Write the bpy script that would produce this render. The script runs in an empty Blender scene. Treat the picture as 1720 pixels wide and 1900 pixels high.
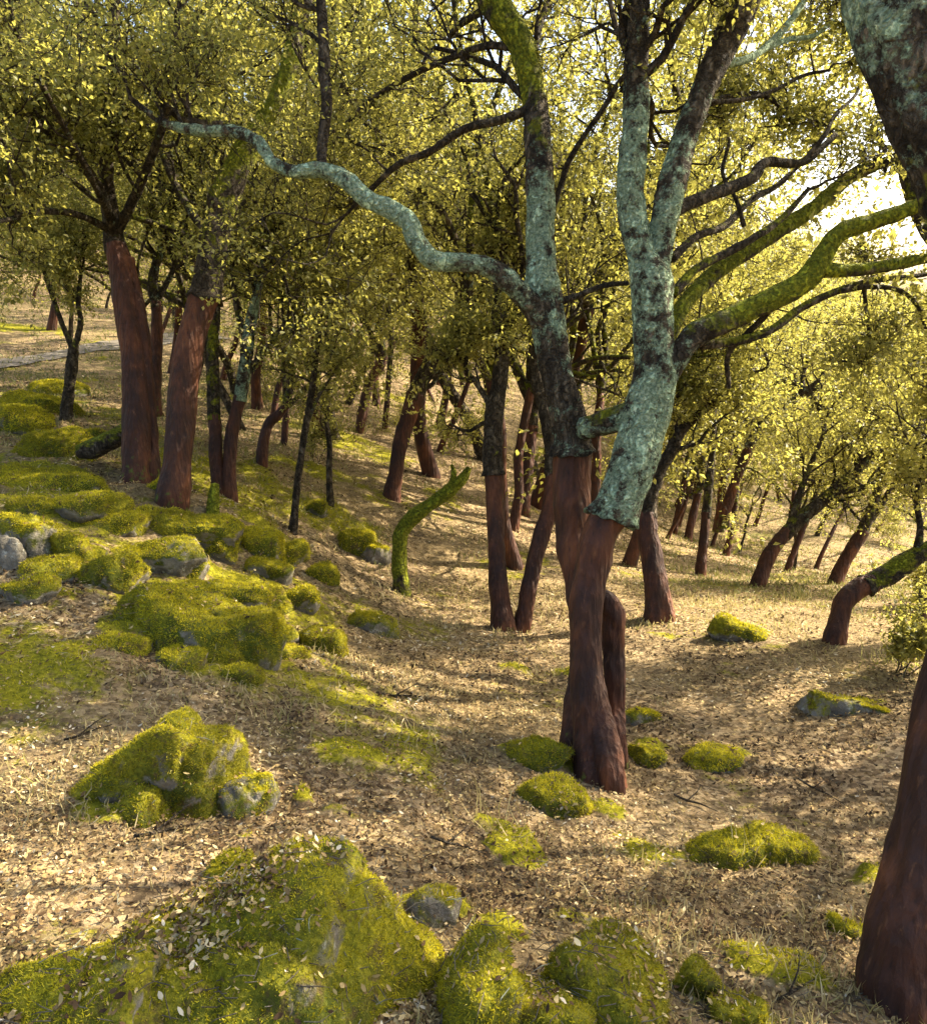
import bpy, math, random
import numpy as np
from mathutils import Vector, Matrix
from mathutils.bvhtree import BVHTree

# ------------------------------------------------------------------ camera, sky, sun, exposure
S = bpy.context.scene
C = S.collection
CAMZ = 1.8
PITCH = math.radians(14.7)
F = 1490.0
cam_d = bpy.data.cameras.new('camera'); cam = bpy.data.objects.new('camera', cam_d); C.objects.link(cam)
cam.location = (0, 0, CAMZ); cam.rotation_euler = (math.radians(90) - PITCH, 0, 0)
cam_d.sensor_fit = 'VERTICAL'; cam_d.sensor_height = 24; cam_d.lens = 24 * F / 1900
cam_d.clip_start = 0.05; cam_d.clip_end = 3000
S.camera = cam
SUN_AZ = math.radians(64)      # clockwise from +Y (straight ahead) towards +X
SUN_EL = math.radians(36)
W = bpy.data.worlds.new('World'); S.world = W; W.use_nodes = True
wn = W.node_tree.nodes; wl = W.node_tree.links
bg = wn['Background']; bg.inputs[1].default_value = 0.12
sky = wn.new('ShaderNodeTexSky'); sky.sky_type = 'NISHITA'; sky.sun_disc = False
sky.sun_elevation = SUN_EL; sky.sun_rotation = SUN_AZ
sky.dust_density = 4.0; sky.air_density = 1.0; sky.ozone_density = 1.0
wl.new(sky.outputs[0], bg.inputs[0])
sd = bpy.data.lights.new('sun', 'SUN'); sd.energy = 5.0; sd.angle = math.radians(0.5); sd.color = (1.0, 0.87, 0.66)
sun = bpy.data.objects.new('sun', sd); C.objects.link(sun)
SUNV = Vector((math.sin(SUN_AZ) * math.cos(SUN_EL), math.cos(SUN_AZ) * math.cos(SUN_EL), math.sin(SUN_EL)))
sun.rotation_euler = SUNV.to_track_quat('Z', 'Y').to_euler()
S.view_settings.view_transform = 'Standard'; S.view_settings.look = 'None'
S.view_settings.gamma = 1; S.view_settings.use_curve_mapping = False
S.view_settings.exposure = 2.15
S.render.engine = 'CYCLES'
S.cycles.max_bounces = 6; S.cycles.diffuse_bounces = 3; S.cycles.transmission_bounces = 4; S.cycles.glossy_bounces = 2

# ------------------------------------------------------------------ helpers
rs = np.random.RandomState(11)
_T = rs.rand(64, 64, 64).astype(np.float32) * 2 - 1
def vnoise(p, scale=1.0, off=0.0):
    q = np.asarray(p, dtype=np.float64) * scale + off + 1000.37
    i = np.floor(q).astype(np.int64); f = q - i
    f = f * f * (3 - 2 * f)
    i0 = i & 63; i1 = (i + 1) & 63
    x0, y0, z0 = i0[:, 0], i0[:, 1], i0[:, 2]; x1, y1, z1 = i1[:, 0], i1[:, 1], i1[:, 2]
    fx, fy, fz = f[:, 0], f[:, 1], f[:, 2]
    a = _T[x0, y0, z0] * (1 - fx) + _T[x1, y0, z0] * fx
    b = _T[x0, y1, z0] * (1 - fx) + _T[x1, y1, z0] * fx
    c = _T[x0, y0, z1] * (1 - fx) + _T[x1, y0, z1] * fx
    d = _T[x0, y1, z1] * (1 - fx) + _T[x1, y1, z1] * fx
    return (a * (1 - fy) + b * fy) * (1 - fz) + (c * (1 - fy) + d * fy) * fz
def fbm(p, scale=1.0, octs=3, off=0.0):
    s = 0; amp = 1.0; tot = 0
    for k in range(octs):
        s = s + amp * vnoise(p, scale * 2.03 ** k, off + 17.3 * k); tot += amp; amp *= 0.5
    return s / tot
def smooth(a, b, x):
    t = np.clip((x - a) / (b - a), 0, 1); return t * t * (3 - 2 * t)

def P(px, py, D):
    xc = (px - 860) / F * D; yc = (py - 950) / F * D
    return np.array([xc, D * math.cos(PITCH) - yc * math.sin(PITCH), CAMZ - (yc * math.cos(PITCH) + D * math.sin(PITCH))])

def mesh_obj(name, verts, faces, mat, parent=None, attrs=None, sm=True, loc=None):
    """verts Nx3 array, faces: Mx3 or Mx4 array, or list of such arrays"""
    me = bpy.data.meshes.new(name)
    if not isinstance(faces, list): faces = [faces]
    faces = [np.asarray(f, dtype=np.int32) for f in faces if len(f)]
    v = np.asarray(verts, dtype=np.float32)
    if loc is not None: v = v - np.asarray(loc, dtype=np.float32)
    me.vertices.add(len(v)); me.vertices.foreach_set('co', v.ravel())
    nl = sum(f.size for f in faces); nf = sum(len(f) for f in faces)
    me.loops.add(nl); me.loops.foreach_set('vertex_index', np.concatenate([f.ravel() for f in faces]))
    me.polygons.add(nf)
    tot = np.concatenate([np.full(len(f), f.shape[1], dtype=np.int32) for f in faces])
    me.polygons.foreach_set('loop_start', np.concatenate([[0], np.cumsum(tot)[:-1]]).astype(np.int32))
    me.polygons.foreach_set('loop_total', tot)
    if sm: me.polygons.foreach_set('use_smooth', np.ones(nf, dtype=bool))
    me.update(calc_edges=True)
    for k, a in (attrs or {}).items():
        at = me.attributes.new(k, 'FLOAT', 'POINT'); at.data.foreach_set('value', np.asarray(a, dtype=np.float32))
    me.materials.append(mat)
    o = bpy.data.objects.new(name, me); C.objects.link(o)
    if parent is not None: o.parent = parent
    return o
def thing(name, label, cat, loc, group=None):
    o = bpy.data.objects.new(name, None); C.objects.link(o); o.location = [float(c) for c in loc]
    o.empty_display_size = 0.1
    o['label'] = label; o['category'] = cat
    if group: o['group'] = group
    return o

# ------------------------------------------------------------------ materials
class NT:
    def __init__(s, name):
        s.m = bpy.data.materials.new(name); s.m.use_nodes = True; s.t = s.m.node_tree; s.t.nodes.clear()
        s.out = s.n('ShaderNodeOutputMaterial')
    def n(s, typ, **kw):
        nd = s.t.nodes.new(typ)
        for k, v in kw.items(): setattr(nd, k, v)
        return nd
    def put(s, sock, v):
        if isinstance(v, bpy.types.NodeSocket): s.t.links.new(v, sock)
        elif v is not None:
            if isinstance(v, tuple) and len(v) == 3 and sock.type == 'RGBA': v = v + (1,)
            sock.default_value = v
    def coord(s, scale=(1, 1, 1)):
        tc = s.n('ShaderNodeTexCoord'); mp = s.n('ShaderNodeMapping'); mp.inputs['Scale'].default_value = scale
        s.t.links.new(tc.outputs['Object'], mp.inputs[0]); return mp.outputs[0]
    def noise(s, vec, scale, detail=4, rough=.6, dist=0):
        nd = s.n('ShaderNodeTexNoise'); s.put(nd.inputs['Vector'], vec)
        nd.inputs['Scale'].default_value = scale; nd.inputs['Detail'].default_value = detail
        nd.inputs['Roughness'].default_value = rough; nd.inputs['Distortion'].default_value = dist
        return nd.outputs['Fac']
    def voro(s, vec, scale, feature='F1', out='Distance'):
        nd = s.n('ShaderNodeTexVoronoi', feature=feature); s.put(nd.inputs['Vector'], vec); nd.inputs['Scale'].default_value = scale
        return nd.outputs[out]
    def ramp(s, fac, stops):
        nd = s.n('ShaderNodeValToRGB'); s.put(nd.inputs[0], fac); e = nd.color_ramp.elements
        while len(e) < len(stops): e.new(0.5)
        for i, (p, c) in enumerate(stops):
            e[i].position = p; e[i].color = (c if isinstance(c, tuple) else (c, c, c)) + (1,)
        return nd.outputs[0]
    def mix(s, fac, a, b, mode='MIX'):
        nd = s.n('ShaderNodeMix', data_type='RGBA', blend_type=mode); s.put(nd.inputs[0], fac); s.put(nd.inputs[6], a); s.put(nd.inputs[7], b)
        return nd.outputs[2]
    def math(s, op, a, b=None, c=None, clamp=False):
        nd = s.n('ShaderNodeMath', operation=op, use_clamp=clamp); s.put(nd.inputs[0], a)
        if b is not None: s.put(nd.inputs[1], b)
        if c is not None: s.put(nd.inputs[2], c)
        return nd.outputs[0]
    def attr(s, name):
        return s.n('ShaderNodeAttribute', attribute_name=name).outputs['Fac']
    def bump(s, h, strength=.5, dist=.02):
        nd = s.n('ShaderNodeBump'); nd.inputs['Strength'].default_value = strength; nd.inputs['Distance'].default_value = dist
        s.put(nd.inputs['Height'], h); return nd.outputs[0]
    def bsdf(s, col, rough=.8, normal=None, spec=.3):
        nd = s.n('ShaderNodeBsdfPrincipled'); s.put(nd.inputs['Base Color'], col); s.put(nd.inputs['Roughness'], rough)
        s.put(nd.inputs['Specular IOR Level'], spec)
        if normal is not None: s.put(nd.inputs['Normal'], normal)
        return nd.outputs[0]
    def done(s, sh):
        s.t.links.new(sh, s.out.inputs[0]); return s.m

def mask(nt, noise, weight, sharp=9.0):
    # 1 where noise > 1-weight, patchy edge
    return nt.math('MULTIPLY', nt.math('SUBTRACT', noise, nt.math('SUBTRACT', 1.0, weight)), sharp, clamp=True)

def mat_strip():
    t = NT('stripped_cork_wood'); v = t.coord((1, 1, .22)); u = t.coord()
    n1 = t.noise(v, 9, 6, .65); n2 = t.noise(u, 2.6, 3); n3 = t.noise(v, 45, 4, .6)
    col = t.ramp(n1, [(.25, (.016, .007, .005)), (.5, (.078, .027, .013)), (.75, (.20, .072, .028))])
    col = t.mix(t.ramp(n2, [(.40, .75), (.58, 0.0)]), col, (.022, .011, .009))
    col = t.mix(t.ramp(n3, [(.6, 0.0), (.8, .5)]), col, (.28, .13, .06))
    col = t.mix(mask(t, t.noise(u, 14, 5), t.attr('moss'), 8), col, (.09, .12, .012))
    ck = t.voro(t.coord((1, 1, .12)), 30); sc = t.noise(t.coord((.5, .5, 3)), 14, 4, .7)
    col = t.mix(t.ramp(ck, [(0.02, .8), (.22, 0.0)]), col, (.012, .006, .005))
    col = t.mix(t.ramp(sc, [(.62, 0.0), (.7, .55)]), col, (.02, .009, .007))
    h = t.math('ADD', t.math('ADD', n1, t.math('MULTIPLY', n3, .6)), t.math('MULTIPLY', ck, .9))
    return t.done(t.bsdf(col, .72, t.bump(h, .75, .025), .3))
def mat_bark():
    t = NT('lichened_cork_bark'); v = t.coord((1, 1, .35)); u = t.coord()
    n1 = t.noise(v, 16, 6, .7); vr = t.voro(v, 24); n2 = t.noise(u, 5, 4)
    col = t.ramp(n1, [(.3, (.015, .012, .009)), (.5, (.075, .058, .038)), (.72, (.24, .20, .14))])
    col = t.mix(t.ramp(vr, [(0, .55), (.35, 0.0)]), col, (.016, .012, .009))
    wv = t.n('ShaderNodeMix', data_type='RGBA', blend_type='ADD'); wv.inputs[0].default_value = .22; t.put(wv.inputs[6], t.coord((1, 1, .22)))
    nn_ = t.n('ShaderNodeTexNoise'); t.put(nn_.inputs['Vector'], u); nn_.inputs['Scale'].default_value = 9; nn_.inputs['Detail'].default_value = 5; t.put(wv.inputs[7], nn_.outputs['Color'])
    fis = t.math('ADD', t.voro(wv.outputs[2], 19, 'DISTANCE_TO_EDGE'), t.math('MULTIPLY', t.math('SUBTRACT', t.noise(u, 22, 6, .75), .42), .55)); col = t.mix(t.ramp(fis, [(.0, .85), (.12, 0.0)]), col, (.012, .010, .007))
    ln = t.math('ADD', t.math('MULTIPLY', t.noise(u, 10, 9, .80), .75), t.math('MULTIPLY', t.noise(u, 3.5, 3), .25))
    lcol = t.ramp(t.noise(u, 60, 3), [(.3, (.15, .22, .14)), (.5, (.36, .50, .32)), (.7, (.66, .77, .52))])
    lm = mask(t, ln, t.math('MULTIPLY', t.attr('lichen'), .87), 18)
    col = t.mix(lm, col, lcol)
    mcol = t.ramp(t.noise(u, 50, 4), [(.3, (.06, .08, .008)), (.52, (.23, .25, .014)), (.75, (.48, .46, .03))])
    mm = mask(t, t.noise(u, 7, 5, .65, .3), t.attr('moss'), 8)
    col = t.mix(mm, col, mcol)
    h = t.math('ADD', t.math('MULTIPLY', n1, 1.2), t.math('ADD', t.math('MULTIPLY', t.ramp(fis, [(0, 0.0), (.25, 1.)]), 1.3), t.math('MULTIPLY', lm, .25)))
    return t.done(t.bsdf(col, .92, t.bump(h, 1.0, .045), .2))
def mat_twig():
    t = NT('twig_bark'); u = t.coord()
    col = t.ramp(t.noise(u, 8, 3), [(.3, (.05, .04, .03)), (.55, (.13, .11, .08)), (.7, (.21, .24, .18))])
    return t.done(t.bsdf(col, .9, None, .2))
def mat_leaf(name, stops, trans=.42, tcol=(.36, .38, .03)):
    t = NT(name); tone = t.attr('tone'); oi = t.n('ShaderNodeObjectInfo').outputs['Random']
    f = t.math('ADD', tone, t.math('MULTIPLY', t.math('SUBTRACT', oi, .5), .22), clamp=True)
    col = t.ramp(f, stops)
    gl = t.bsdf(col, .5, None, .35)
    tr = t.n('ShaderNodeBsdfTranslucent'); t.put(tr.inputs[0], t.mix(.6, col, tcol))
    mx = t.n('ShaderNodeMixShader'); mx.inputs[0].default_value = trans
    t.t.links.new(gl, mx.inputs[1]); t.t.links.new(tr.outputs[0], mx.inputs[2])
    return t.done(mx.outputs[0])
def mat_rock():
    t = NT('mossy_rock'); u = t.coord()
    n1 = t.noise(u, 7, 7, .65); n2 = t.noise(u, 60, 5, .7); n3 = t.noise(u, 2.2, 3)
    col = t.ramp(n1, [(.25, (.05, .045, .035)), (.5, (.16, .145, .115)), (.75, (.34, .31, .25))])
    col = t.mix(t.ramp(t.noise(u, 18, 6, .7), [(.58, 0.0), (.64, .8)]), col, (.46, .46, .38))
    mcol = t.ramp(n2, [(.25, (.035, .042, .005)), (.5, (.22, .20, .012)), (.78, (.50, .43, .03))])
    mcol = t.mix(t.ramp(n3, [(.4, 0.0), (.62, .8)]), mcol, (.04, .06, .010))
    mm = mask(t, t.noise(u, 9, 6, .7, .4), t.attr('moss'), 7)
    mcol = t.mix(t.ramp(t.noise(u, 13, 6, .75), [(.52, 0.0), (.62, .75)]), mcol, (.085, .055, .025))
    col = t.mix(mm, col, mcol)
    h = t.math('ADD', n1, t.math('MULTIPLY', n2, .6))
    return t.done(t.bsdf(col, .95, t.bump(h, .9, .03), .15))
def mat_ground():
    t = NT('forest_floor'); u = t.coord()
    big = t.noise(u, .35, 4); mid = t.noise(u, 3.0, 6, .7); cel = t.voro(u, 34, out='Color')
    fine = t.noise(u, 38, 6, .75)
    sep = t.n('ShaderNodeSeparateColor'); t.put(sep.inputs[0], cel)
    leafc = t.ramp(sep.outputs[0], [(0, (.045, .028, .018)), (.3, (.14, .09, .05)), (.6, (.30, .21, .12)), (1, (.50, .38, .22))])
    straw = t.ramp(fine, [(.32, (.05, .035, .018)), (.52, (.24, .18, .085)), (.72, (.52, .41, .21))])
    col = t.mix(t.ramp(big, [(.4, .2), (.6, .8)]), leafc, straw)
    col = t.mix(t.ramp(mid, [(.32, .7), (.5, 0.0)]), col, (.055, .04, .028))
    mcol = t.ramp(fine, [(.3, (.04, .05, .006)), (.55, (.25, .23, .015)), (.8, (.52, .45, .04))])
    m2 = t.noise(u, 5.5, 6, .75)
    col = t.mix(mask(t, m2, t.attr('moss'), 7), col, mcol)
    grs = t.ramp(fine, [(.3, (.05, .065, .012)), (.6, (.17, .18, .035)), (.8, (.30, .28, .09))])
    col = t.mix(mask(t, t.noise(u, 1.3, 5, .7), t.attr('green'), 5), col, grs)
    h = t.math('ADD', fine, t.math('ADD', t.math('MULTIPLY', sep.outputs[1], .8), mid))
    return t.done(t.bsdf(col, .95, t.bump(h, .8, .03), .1))
def mat_litter():
    t = NT('dry_leaf'); tone = t.attr('tone')
    col = t.ramp(tone, [(0, (.035, .022, .013)), (.25, (.105, .062, .028)), (.5, (.25, .170, .072)), (.75, (.46, .35, .15)), (.93, (.66, .53, .27)), (1, (.60, .53, .38))])
    gl = t.bsdf(col, .8, None, .15)
    tr = t.n('ShaderNodeBsdfTranslucent'); t.put(tr.inputs[0], col)
    mx = t.n('ShaderNodeMixShader'); mx.inputs[0].default_value = .2
    t.t.links.new(gl, mx.inputs[1]); t.t.links.new(tr.outputs[0], mx.inputs[2])
    return t.done(mx.outputs[0])
def mat_path():
    t = NT('trodden_path'); u = t.coord(); n = t.noise(u, 3, 6, .7)
    return t.done(t.bsdf(t.ramp(n, [(.3, (.08, .07, .055)), (.6, (.17, .15, .125)), (.8, (.24, .21, .17))]), .95, t.bump(n, .5, .03), .1))
M_STRIP, M_BARK, M_TWIG, M_ROCK, M_GROUND, M_LITTER, M_PATH = mat_strip(), mat_bark(), mat_twig(), mat_rock(), mat_ground(), mat_litter(), mat_path()
LEAFST = [(0, (.035, .055, .020)), (.3, (.10, .12, .035)), (.6, (.21, .205, .055)), (.85, (.33, .32, .09)), (1, (.45, .41, .15))]
M_LEAF = mat_leaf('cork_oak_leaf', LEAFST, .52, (.70, .64, .12))
M_MOSS = mat_leaf('moss_blade', [(0, (.035, .045, .006)), (.35, (.22, .205, .01)), (.7, (.52, .45, .015)), (1, (.72, .61, .04))], .4, (.8, .7, .02))
M_GRASS = mat_leaf('grass_blade', [(0, (.05, .08, .015)), (.4, (.18, .19, .04)), (.6, (.38, .31, .13)), (1, (.58, .47, .25))], .3, (.45, .40, .15))

# ------------------------------------------------------------------ ground shape
CP = [P(*a) for a in [
 (0,1900,1.9),(430,1900,2.0),(860,1900,2.1),(1290,1900,2.3),(1720,1900,2.5),(0,1600,2.75),(430,1600,2.9),(860,1600,3.3),(1290,1600,3.7),(1720,1600,3.9),
 (-700,1900,2.0),(2500,1900,2.9),(-900,1300,4.0),(2700,1300,6.0),
 (1120,1440,4.7),(700,1380,4.2),(350,1480,3.4),(0,1450,3.3),(0,1250,4.2),(300,1230,4.5),(0,1050,5.5),(600,1180,6.3),(250,1040,6.0),
 (350,930,7.5),(250,890,7.9),(100,900,7.3),(130,790,11),(425,920,8.5),(490,860,11),(545,985,9.0),(610,935,10.5),(725,920,12),(670,800,17),
 (750,1100,8.6),(930,1165,7.9),(965,1170,8.0),(1225,1145,7.9),(970,940,14),(1545,1190,7.3),(1650,1320,5.6),(1400,1300,6.0),
 (1300,1065,12.5),(1420,1085,11.5),(1550,1080,12),(1350,1030,16),(1260,990,19),(1650,960,26),(1450,985,21),(1100,920,17),
 (0,660,20),(0,450,42),(200,450,45),(300,620,24),(840,700,28),(600,620,36),(0,560,28)]]
CP += [np.array(a, float) for a in [(0,45,1.5),(25,45,-4.8),(10,38,-2.2),(0,80,9),(50,90,-4),(-60,80,20),(40,20,-6.5),(60,45,-7),(25,65,-2),(0,-5,1.0),(-8,-8,1.8),(8,-8,-.2),(20,0,-3.2),(-20,5,2.2),(-40,30,9),
 (0,200,16),(150,150,-4),(-150,150,38),(150,0,-14),(-150,0,16),(0,-150,6),(120,-100,-8),(-120,-100,12)]]
CP = np.array(CP)
def _tps_k(r2): return np.where(r2 > 1e-9, r2 * np.log(np.maximum(r2, 1e-9)), 0)
_n = len(CP); _XY = CP[:, :2] / 10.0
_d2 = ((_XY[:, None] - _XY[None]) ** 2).sum(2)
_A = np.zeros((_n + 3, _n + 3)); _A[:_n, :_n] = _tps_k(_d2) + np.eye(_n) * 0.004
_A[:_n, _n] = 1; _A[:_n, _n+1:] = _XY; _A[_n, :_n] = 1; _A[_n+1:, :_n] = _XY.T
_w = np.linalg.solve(_A, np.concatenate([CP[:, 2], [0, 0, 0]]))
def Hbase(x, y):
    x = np.atleast_1d(np.asarray(x, float)) ; y = np.atleast_1d(np.asarray(y, float))
    out = np.empty(len(x))
    for s in range(0, len(x), 20000):
        r = np.hypot(x[s:s+20000], y[s:s+20000]); k = np.minimum(1, 160 / np.maximum(r, 1e-6))
        q = np.stack([x[s:s+20000] * k, y[s:s+20000] * k], 1) / 10
        d2 = ((q[:, None] - _XY[None]) ** 2).sum(2)
        out[s:s+20000] = _tps_k(d2) @ _w[:_n] + _w[_n] + q @ _w[_n+1:]
    return out
def H0(x, y):
    z = Hbase(x, y); x = np.atleast_1d(x); y = np.atleast_1d(y)
    p = np.stack([x, y, np.zeros_like(x, dtype=float)], 1)
    r = np.hypot(x, y)
    return z + .05 * fbm(p, 1.1, 3) * smooth(0, 3, r) + .03 * fbm(p, 5, 3, 5) + .25 * fbm(p, .18, 3, 9) * smooth(14, 40, r) + 6 * fbm(p, .012, 3, 3) * smooth(90, 300, r)
def ray_ground(px, py, H=H0, D0=1.0, D1=160):
    D = np.geomspace(D0, D1, 500); a = P(px, py, 1.0) - np.array([0, 0, CAMZ])
    pts = a[None] * D[:, None] + np.array([0, 0, CAMZ])
    below = pts[:, 2] < H(pts[:, 0], pts[:, 1])
    if not below.any(): return None
    i = int(np.argmax(below)); lo, hi = D[max(i-1, 0)], D[i]
    for _ in range(18):
        m = .5 * (lo + hi); q = a * m + np.array([0, 0, CAMZ])
        if q[2] < H(q[0], q[1])[0]: hi = m
        else: lo = m
    return hi
# moss hummocks and cushions on the ground: px, py, half-width, half-height in the photograph, strength
MOSS = [(560,1480,22,18,.7),(640,1510,60,22,.6),(1000,1480,60,26,.7),(970,1580,45,40,.8),(1440,1790,110,45,.65),(1300,1830,50,22,.8),(1390,1880,55,30,.7),
 (1010,1400,60,30,.7),(1200,1395,35,28,.7),(1350,1400,70,28,.6),(1130,1500,35,22,.6),(1200,1590,60,40,.5),(1050,1700,80,35,.45),(1430,1580,90,30,.5),(1620,1630,40,18,.6),
 (900,1530,60,15,.5),(1050,1250,60,10,.6),(950,1240,50,14,.5),(1380,1170,60,24,.6),(650,1390,80,35,.55),(250,1480,60,60,.6),(60,1090,70,25,.7),(180,1060,60,40,.7),
 (360,1110,110,35,.75),(520,1200,50,20,.7),(300,960,150,35,.6),(480,970,90,30,.55),(400,1060,110,35,.6),(100,870,140,30,.7),(80,800,90,35,.75),(60,740,90,30,.6),(500,1090,60,20,.6),
 (30,610,110,25,.6),(200,760,60,20,.5),(600,940,45,16,.6),(440,905,60,16,.4),(740,740,60,16,.6),(340,1190,130,45,.6),(1500,1170,70,20,.35),(700,1140,60,16,.5),(450,1140,70,20,.6),
 (250,720,50,20,.55),(130,560,90,15,.5),(860,1235,60,10,.4),(100,1780,160,60,.4),(1600,1740,50,14,.6),(820,1680,70,40,.6),(930,1720,60,40,.6),(450,1550,40,16,.5),(1580,900,60,16,.5),(1250,1180,60,12,.5)]
MP = []
for (px, py, w, h, s) in MOSS:
    D = ray_ground(px, py)
    if D is None: continue
    q = P(px, py, D); MP.append((q[0], q[1], 1.25 * w / F * D, 1.3 * max(h / F * D * 1.7, w / F * D * .35), min(.85, s * 1.15)))
def moss_w(x, y):
    x = np.atleast_1d(x); y = np.atleast_1d(y); p = np.stack([x, y, np.zeros_like(x, dtype=float)], 1)
    wob = .9 * fbm(p, 3.5, 3, 31)
    m = np.zeros(len(x))
    for (cx, cy, a, b, s) in MP:
        d = np.sqrt(((x - cx) / a) ** 2 + ((y - cy) / b) ** 2) + wob
        m = np.maximum(m, s * smooth(1.5, .1, d))
    base = .36 + .55 * fbm(p, 1.0, 3, 7) + .24 * smooth(0.5, -3, x) * smooth(20, 4, y) * smooth(2, 5, y)
    return np.maximum(m + .12, base)
def H(x, y):
    x = np.atleast_1d(x); y = np.atleast_1d(y); p = np.stack([x, y, np.zeros_like(x, dtype=float)], 1)
    m = smooth(.45, .85, moss_w(x, y))
    return H0(x, y) + m * (.045 + .06 * fbm(p, 5, 3, 3)) + .11 * smooth(1.5, -3, x) * smooth(2.5, 5, y) * smooth(16, 9, y) * (np.abs(fbm(p, 1.7, 3, 13)) * 2 - .5)

rr = [0.35]
while rr[-1] < 900: rr.append(rr[-1] * 1.024 if rr[-1] < 60 else rr[-1] * 1.07)
rr = np.array(rr)
th = np.concatenate([np.radians(np.arange(-42, 42, .38)), np.radians(np.arange(42, 318, 4))])   # from +Y clockwise
R_, T_ = np.meshgrid(rr, th, indexing='ij')
gx = (R_ * np.sin(T_)).ravel(); gy = (R_ * np.cos(T_)).ravel()
gz = H(gx, gy)
nr, nt_ = len(rr), len(th)
ii, jj = np.meshgrid(np.arange(nr - 1), np.arange(nt_), indexing='ij')
a = (ii * nt_ + jj).ravel(); b = (ii * nt_ + (jj + 1) % nt_).ravel()
gf = np.stack([a, a + nt_, b + nt_, b], 1)[:, ::-1]
cen = len(gx)
gx = np.append(gx, 0); gy = np.append(gy, 0); gz = np.append(gz, gz[:nt_].mean())
fan = np.stack([np.full(nt_, cen), np.arange(nt_), (np.arange(nt_) + 1) % nt_], 1)[:, ::-1]
GP = np.stack([gx, gy, gz], 1)
gdist = np.hypot(gx, gy)
green = .18 + .26 * smooth(9, 22, gdist) * (.6 + .5 * smooth(2, -10, gx)) + .14 * smooth(2, 8, gx) * smooth(9, 16, gdist)
ground = mesh_obj('ground', GP, [gf, fan], M_GROUND, attrs={'moss': moss_w(gx, gy), 'green': green})
ground['kind'] = 'structure'

# narrow trodden path on the far left slope
def strip(name, pts, width, mat, lift=.012):
    V = []; 
    pts = np.array(pts); n = len(pts)
    tt = np.linspace(0, n - 1, n * 10); X = np.interp(tt, range(n), pts[:, 0]); Y = np.interp(tt, range(n), pts[:, 1])
    dx, dy = np.gradient(X), np.gradient(Y); L = np.hypot(dx, dy); nx, ny = -dy / L, dx / L
    K = 6
    for k in range(K):
        wv = (k / (K - 1) - .5) * width * (1 + .3 * np.sin(tt * 2.1 + k))
        x = X + nx * wv; y = Y + ny * wv; V.append(np.stack([x, y, H(x, y) + lift], 1))
    V = np.stack(V, 1).reshape(-1, 3); m = len(tt)
    i, j = np.meshgrid(np.arange(m - 1), np.arange(K - 1), indexing='ij'); a = (i * K + j).ravel()
    return mesh_obj(name, V, np.stack([a, a + 1, a + K + 1, a + K], 1), mat)
pp = []
for (px, py) in [(-260, 700), (-80, 685), (60, 668), (160, 648), (260, 635), (420, 628)]:
    D = ray_ground(px, py, H); q = P(px, py, D); pp.append((q[0], q[1]))
pth = strip('path', pp, .95, M_PATH, .03); pth['kind'] = 'structure'

# ------------------------------------------------------------------ tubes, branches, leaves
def catmull(pts, rad, step):
    pts = np.asarray(pts, float); rad = np.asarray(rad, float); n = len(pts)
    if n < 2: return pts, rad
    q = np.vstack([2 * pts[0] - pts[1], pts, 2 * pts[-1] - pts[-2]])
    O, Rr = [], []
    for i in range(n - 1):
        L = np.linalg.norm(pts[i+1] - pts[i]); m = max(2, int(L / step))
        t = np.arange(m)[:, None] / m
        p0, p1, p2, p3 = q[i], q[i+1], q[i+2], q[i+3]
        O.append(.5 * ((2*p1) + (-p0+p2)*t + (2*p0-5*p1+4*p2-p3)*t*t + (-p0+3*p1-3*p2+p3)*t**3))
        Rr.append(rad[i] + (rad[i+1] - rad[i]) * (t[:, 0]**2 * (3 - 2 * t[:, 0])))
    O.append(pts[-1:]); Rr.append(rad[-1:])
    return np.vstack(O), np.concatenate(Rr)

class Acc:
    def __init__(s): s.v = []; s.q = []; s.t = []; s.at = []; s.n = 0
    def add(s, V, Q, T, at):
        if len(Q): s.q.append(Q + s.n)
        if len(T): s.t.append(T + s.n)
        s.v.append(V); s.at.append(at); s.n += len(V)
    def build(s, name, mat, parent, loc, attrs=('moss', 'lichen')):
        V = np.vstack(s.v); A = np.vstack(s.at)
        return mesh_obj(name, V, [np.vstack(x) for x in (s.q, s.t) if x], mat, parent, {k: A[:, i] for i, k in enumerate(attrs)}, True, loc)

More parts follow.
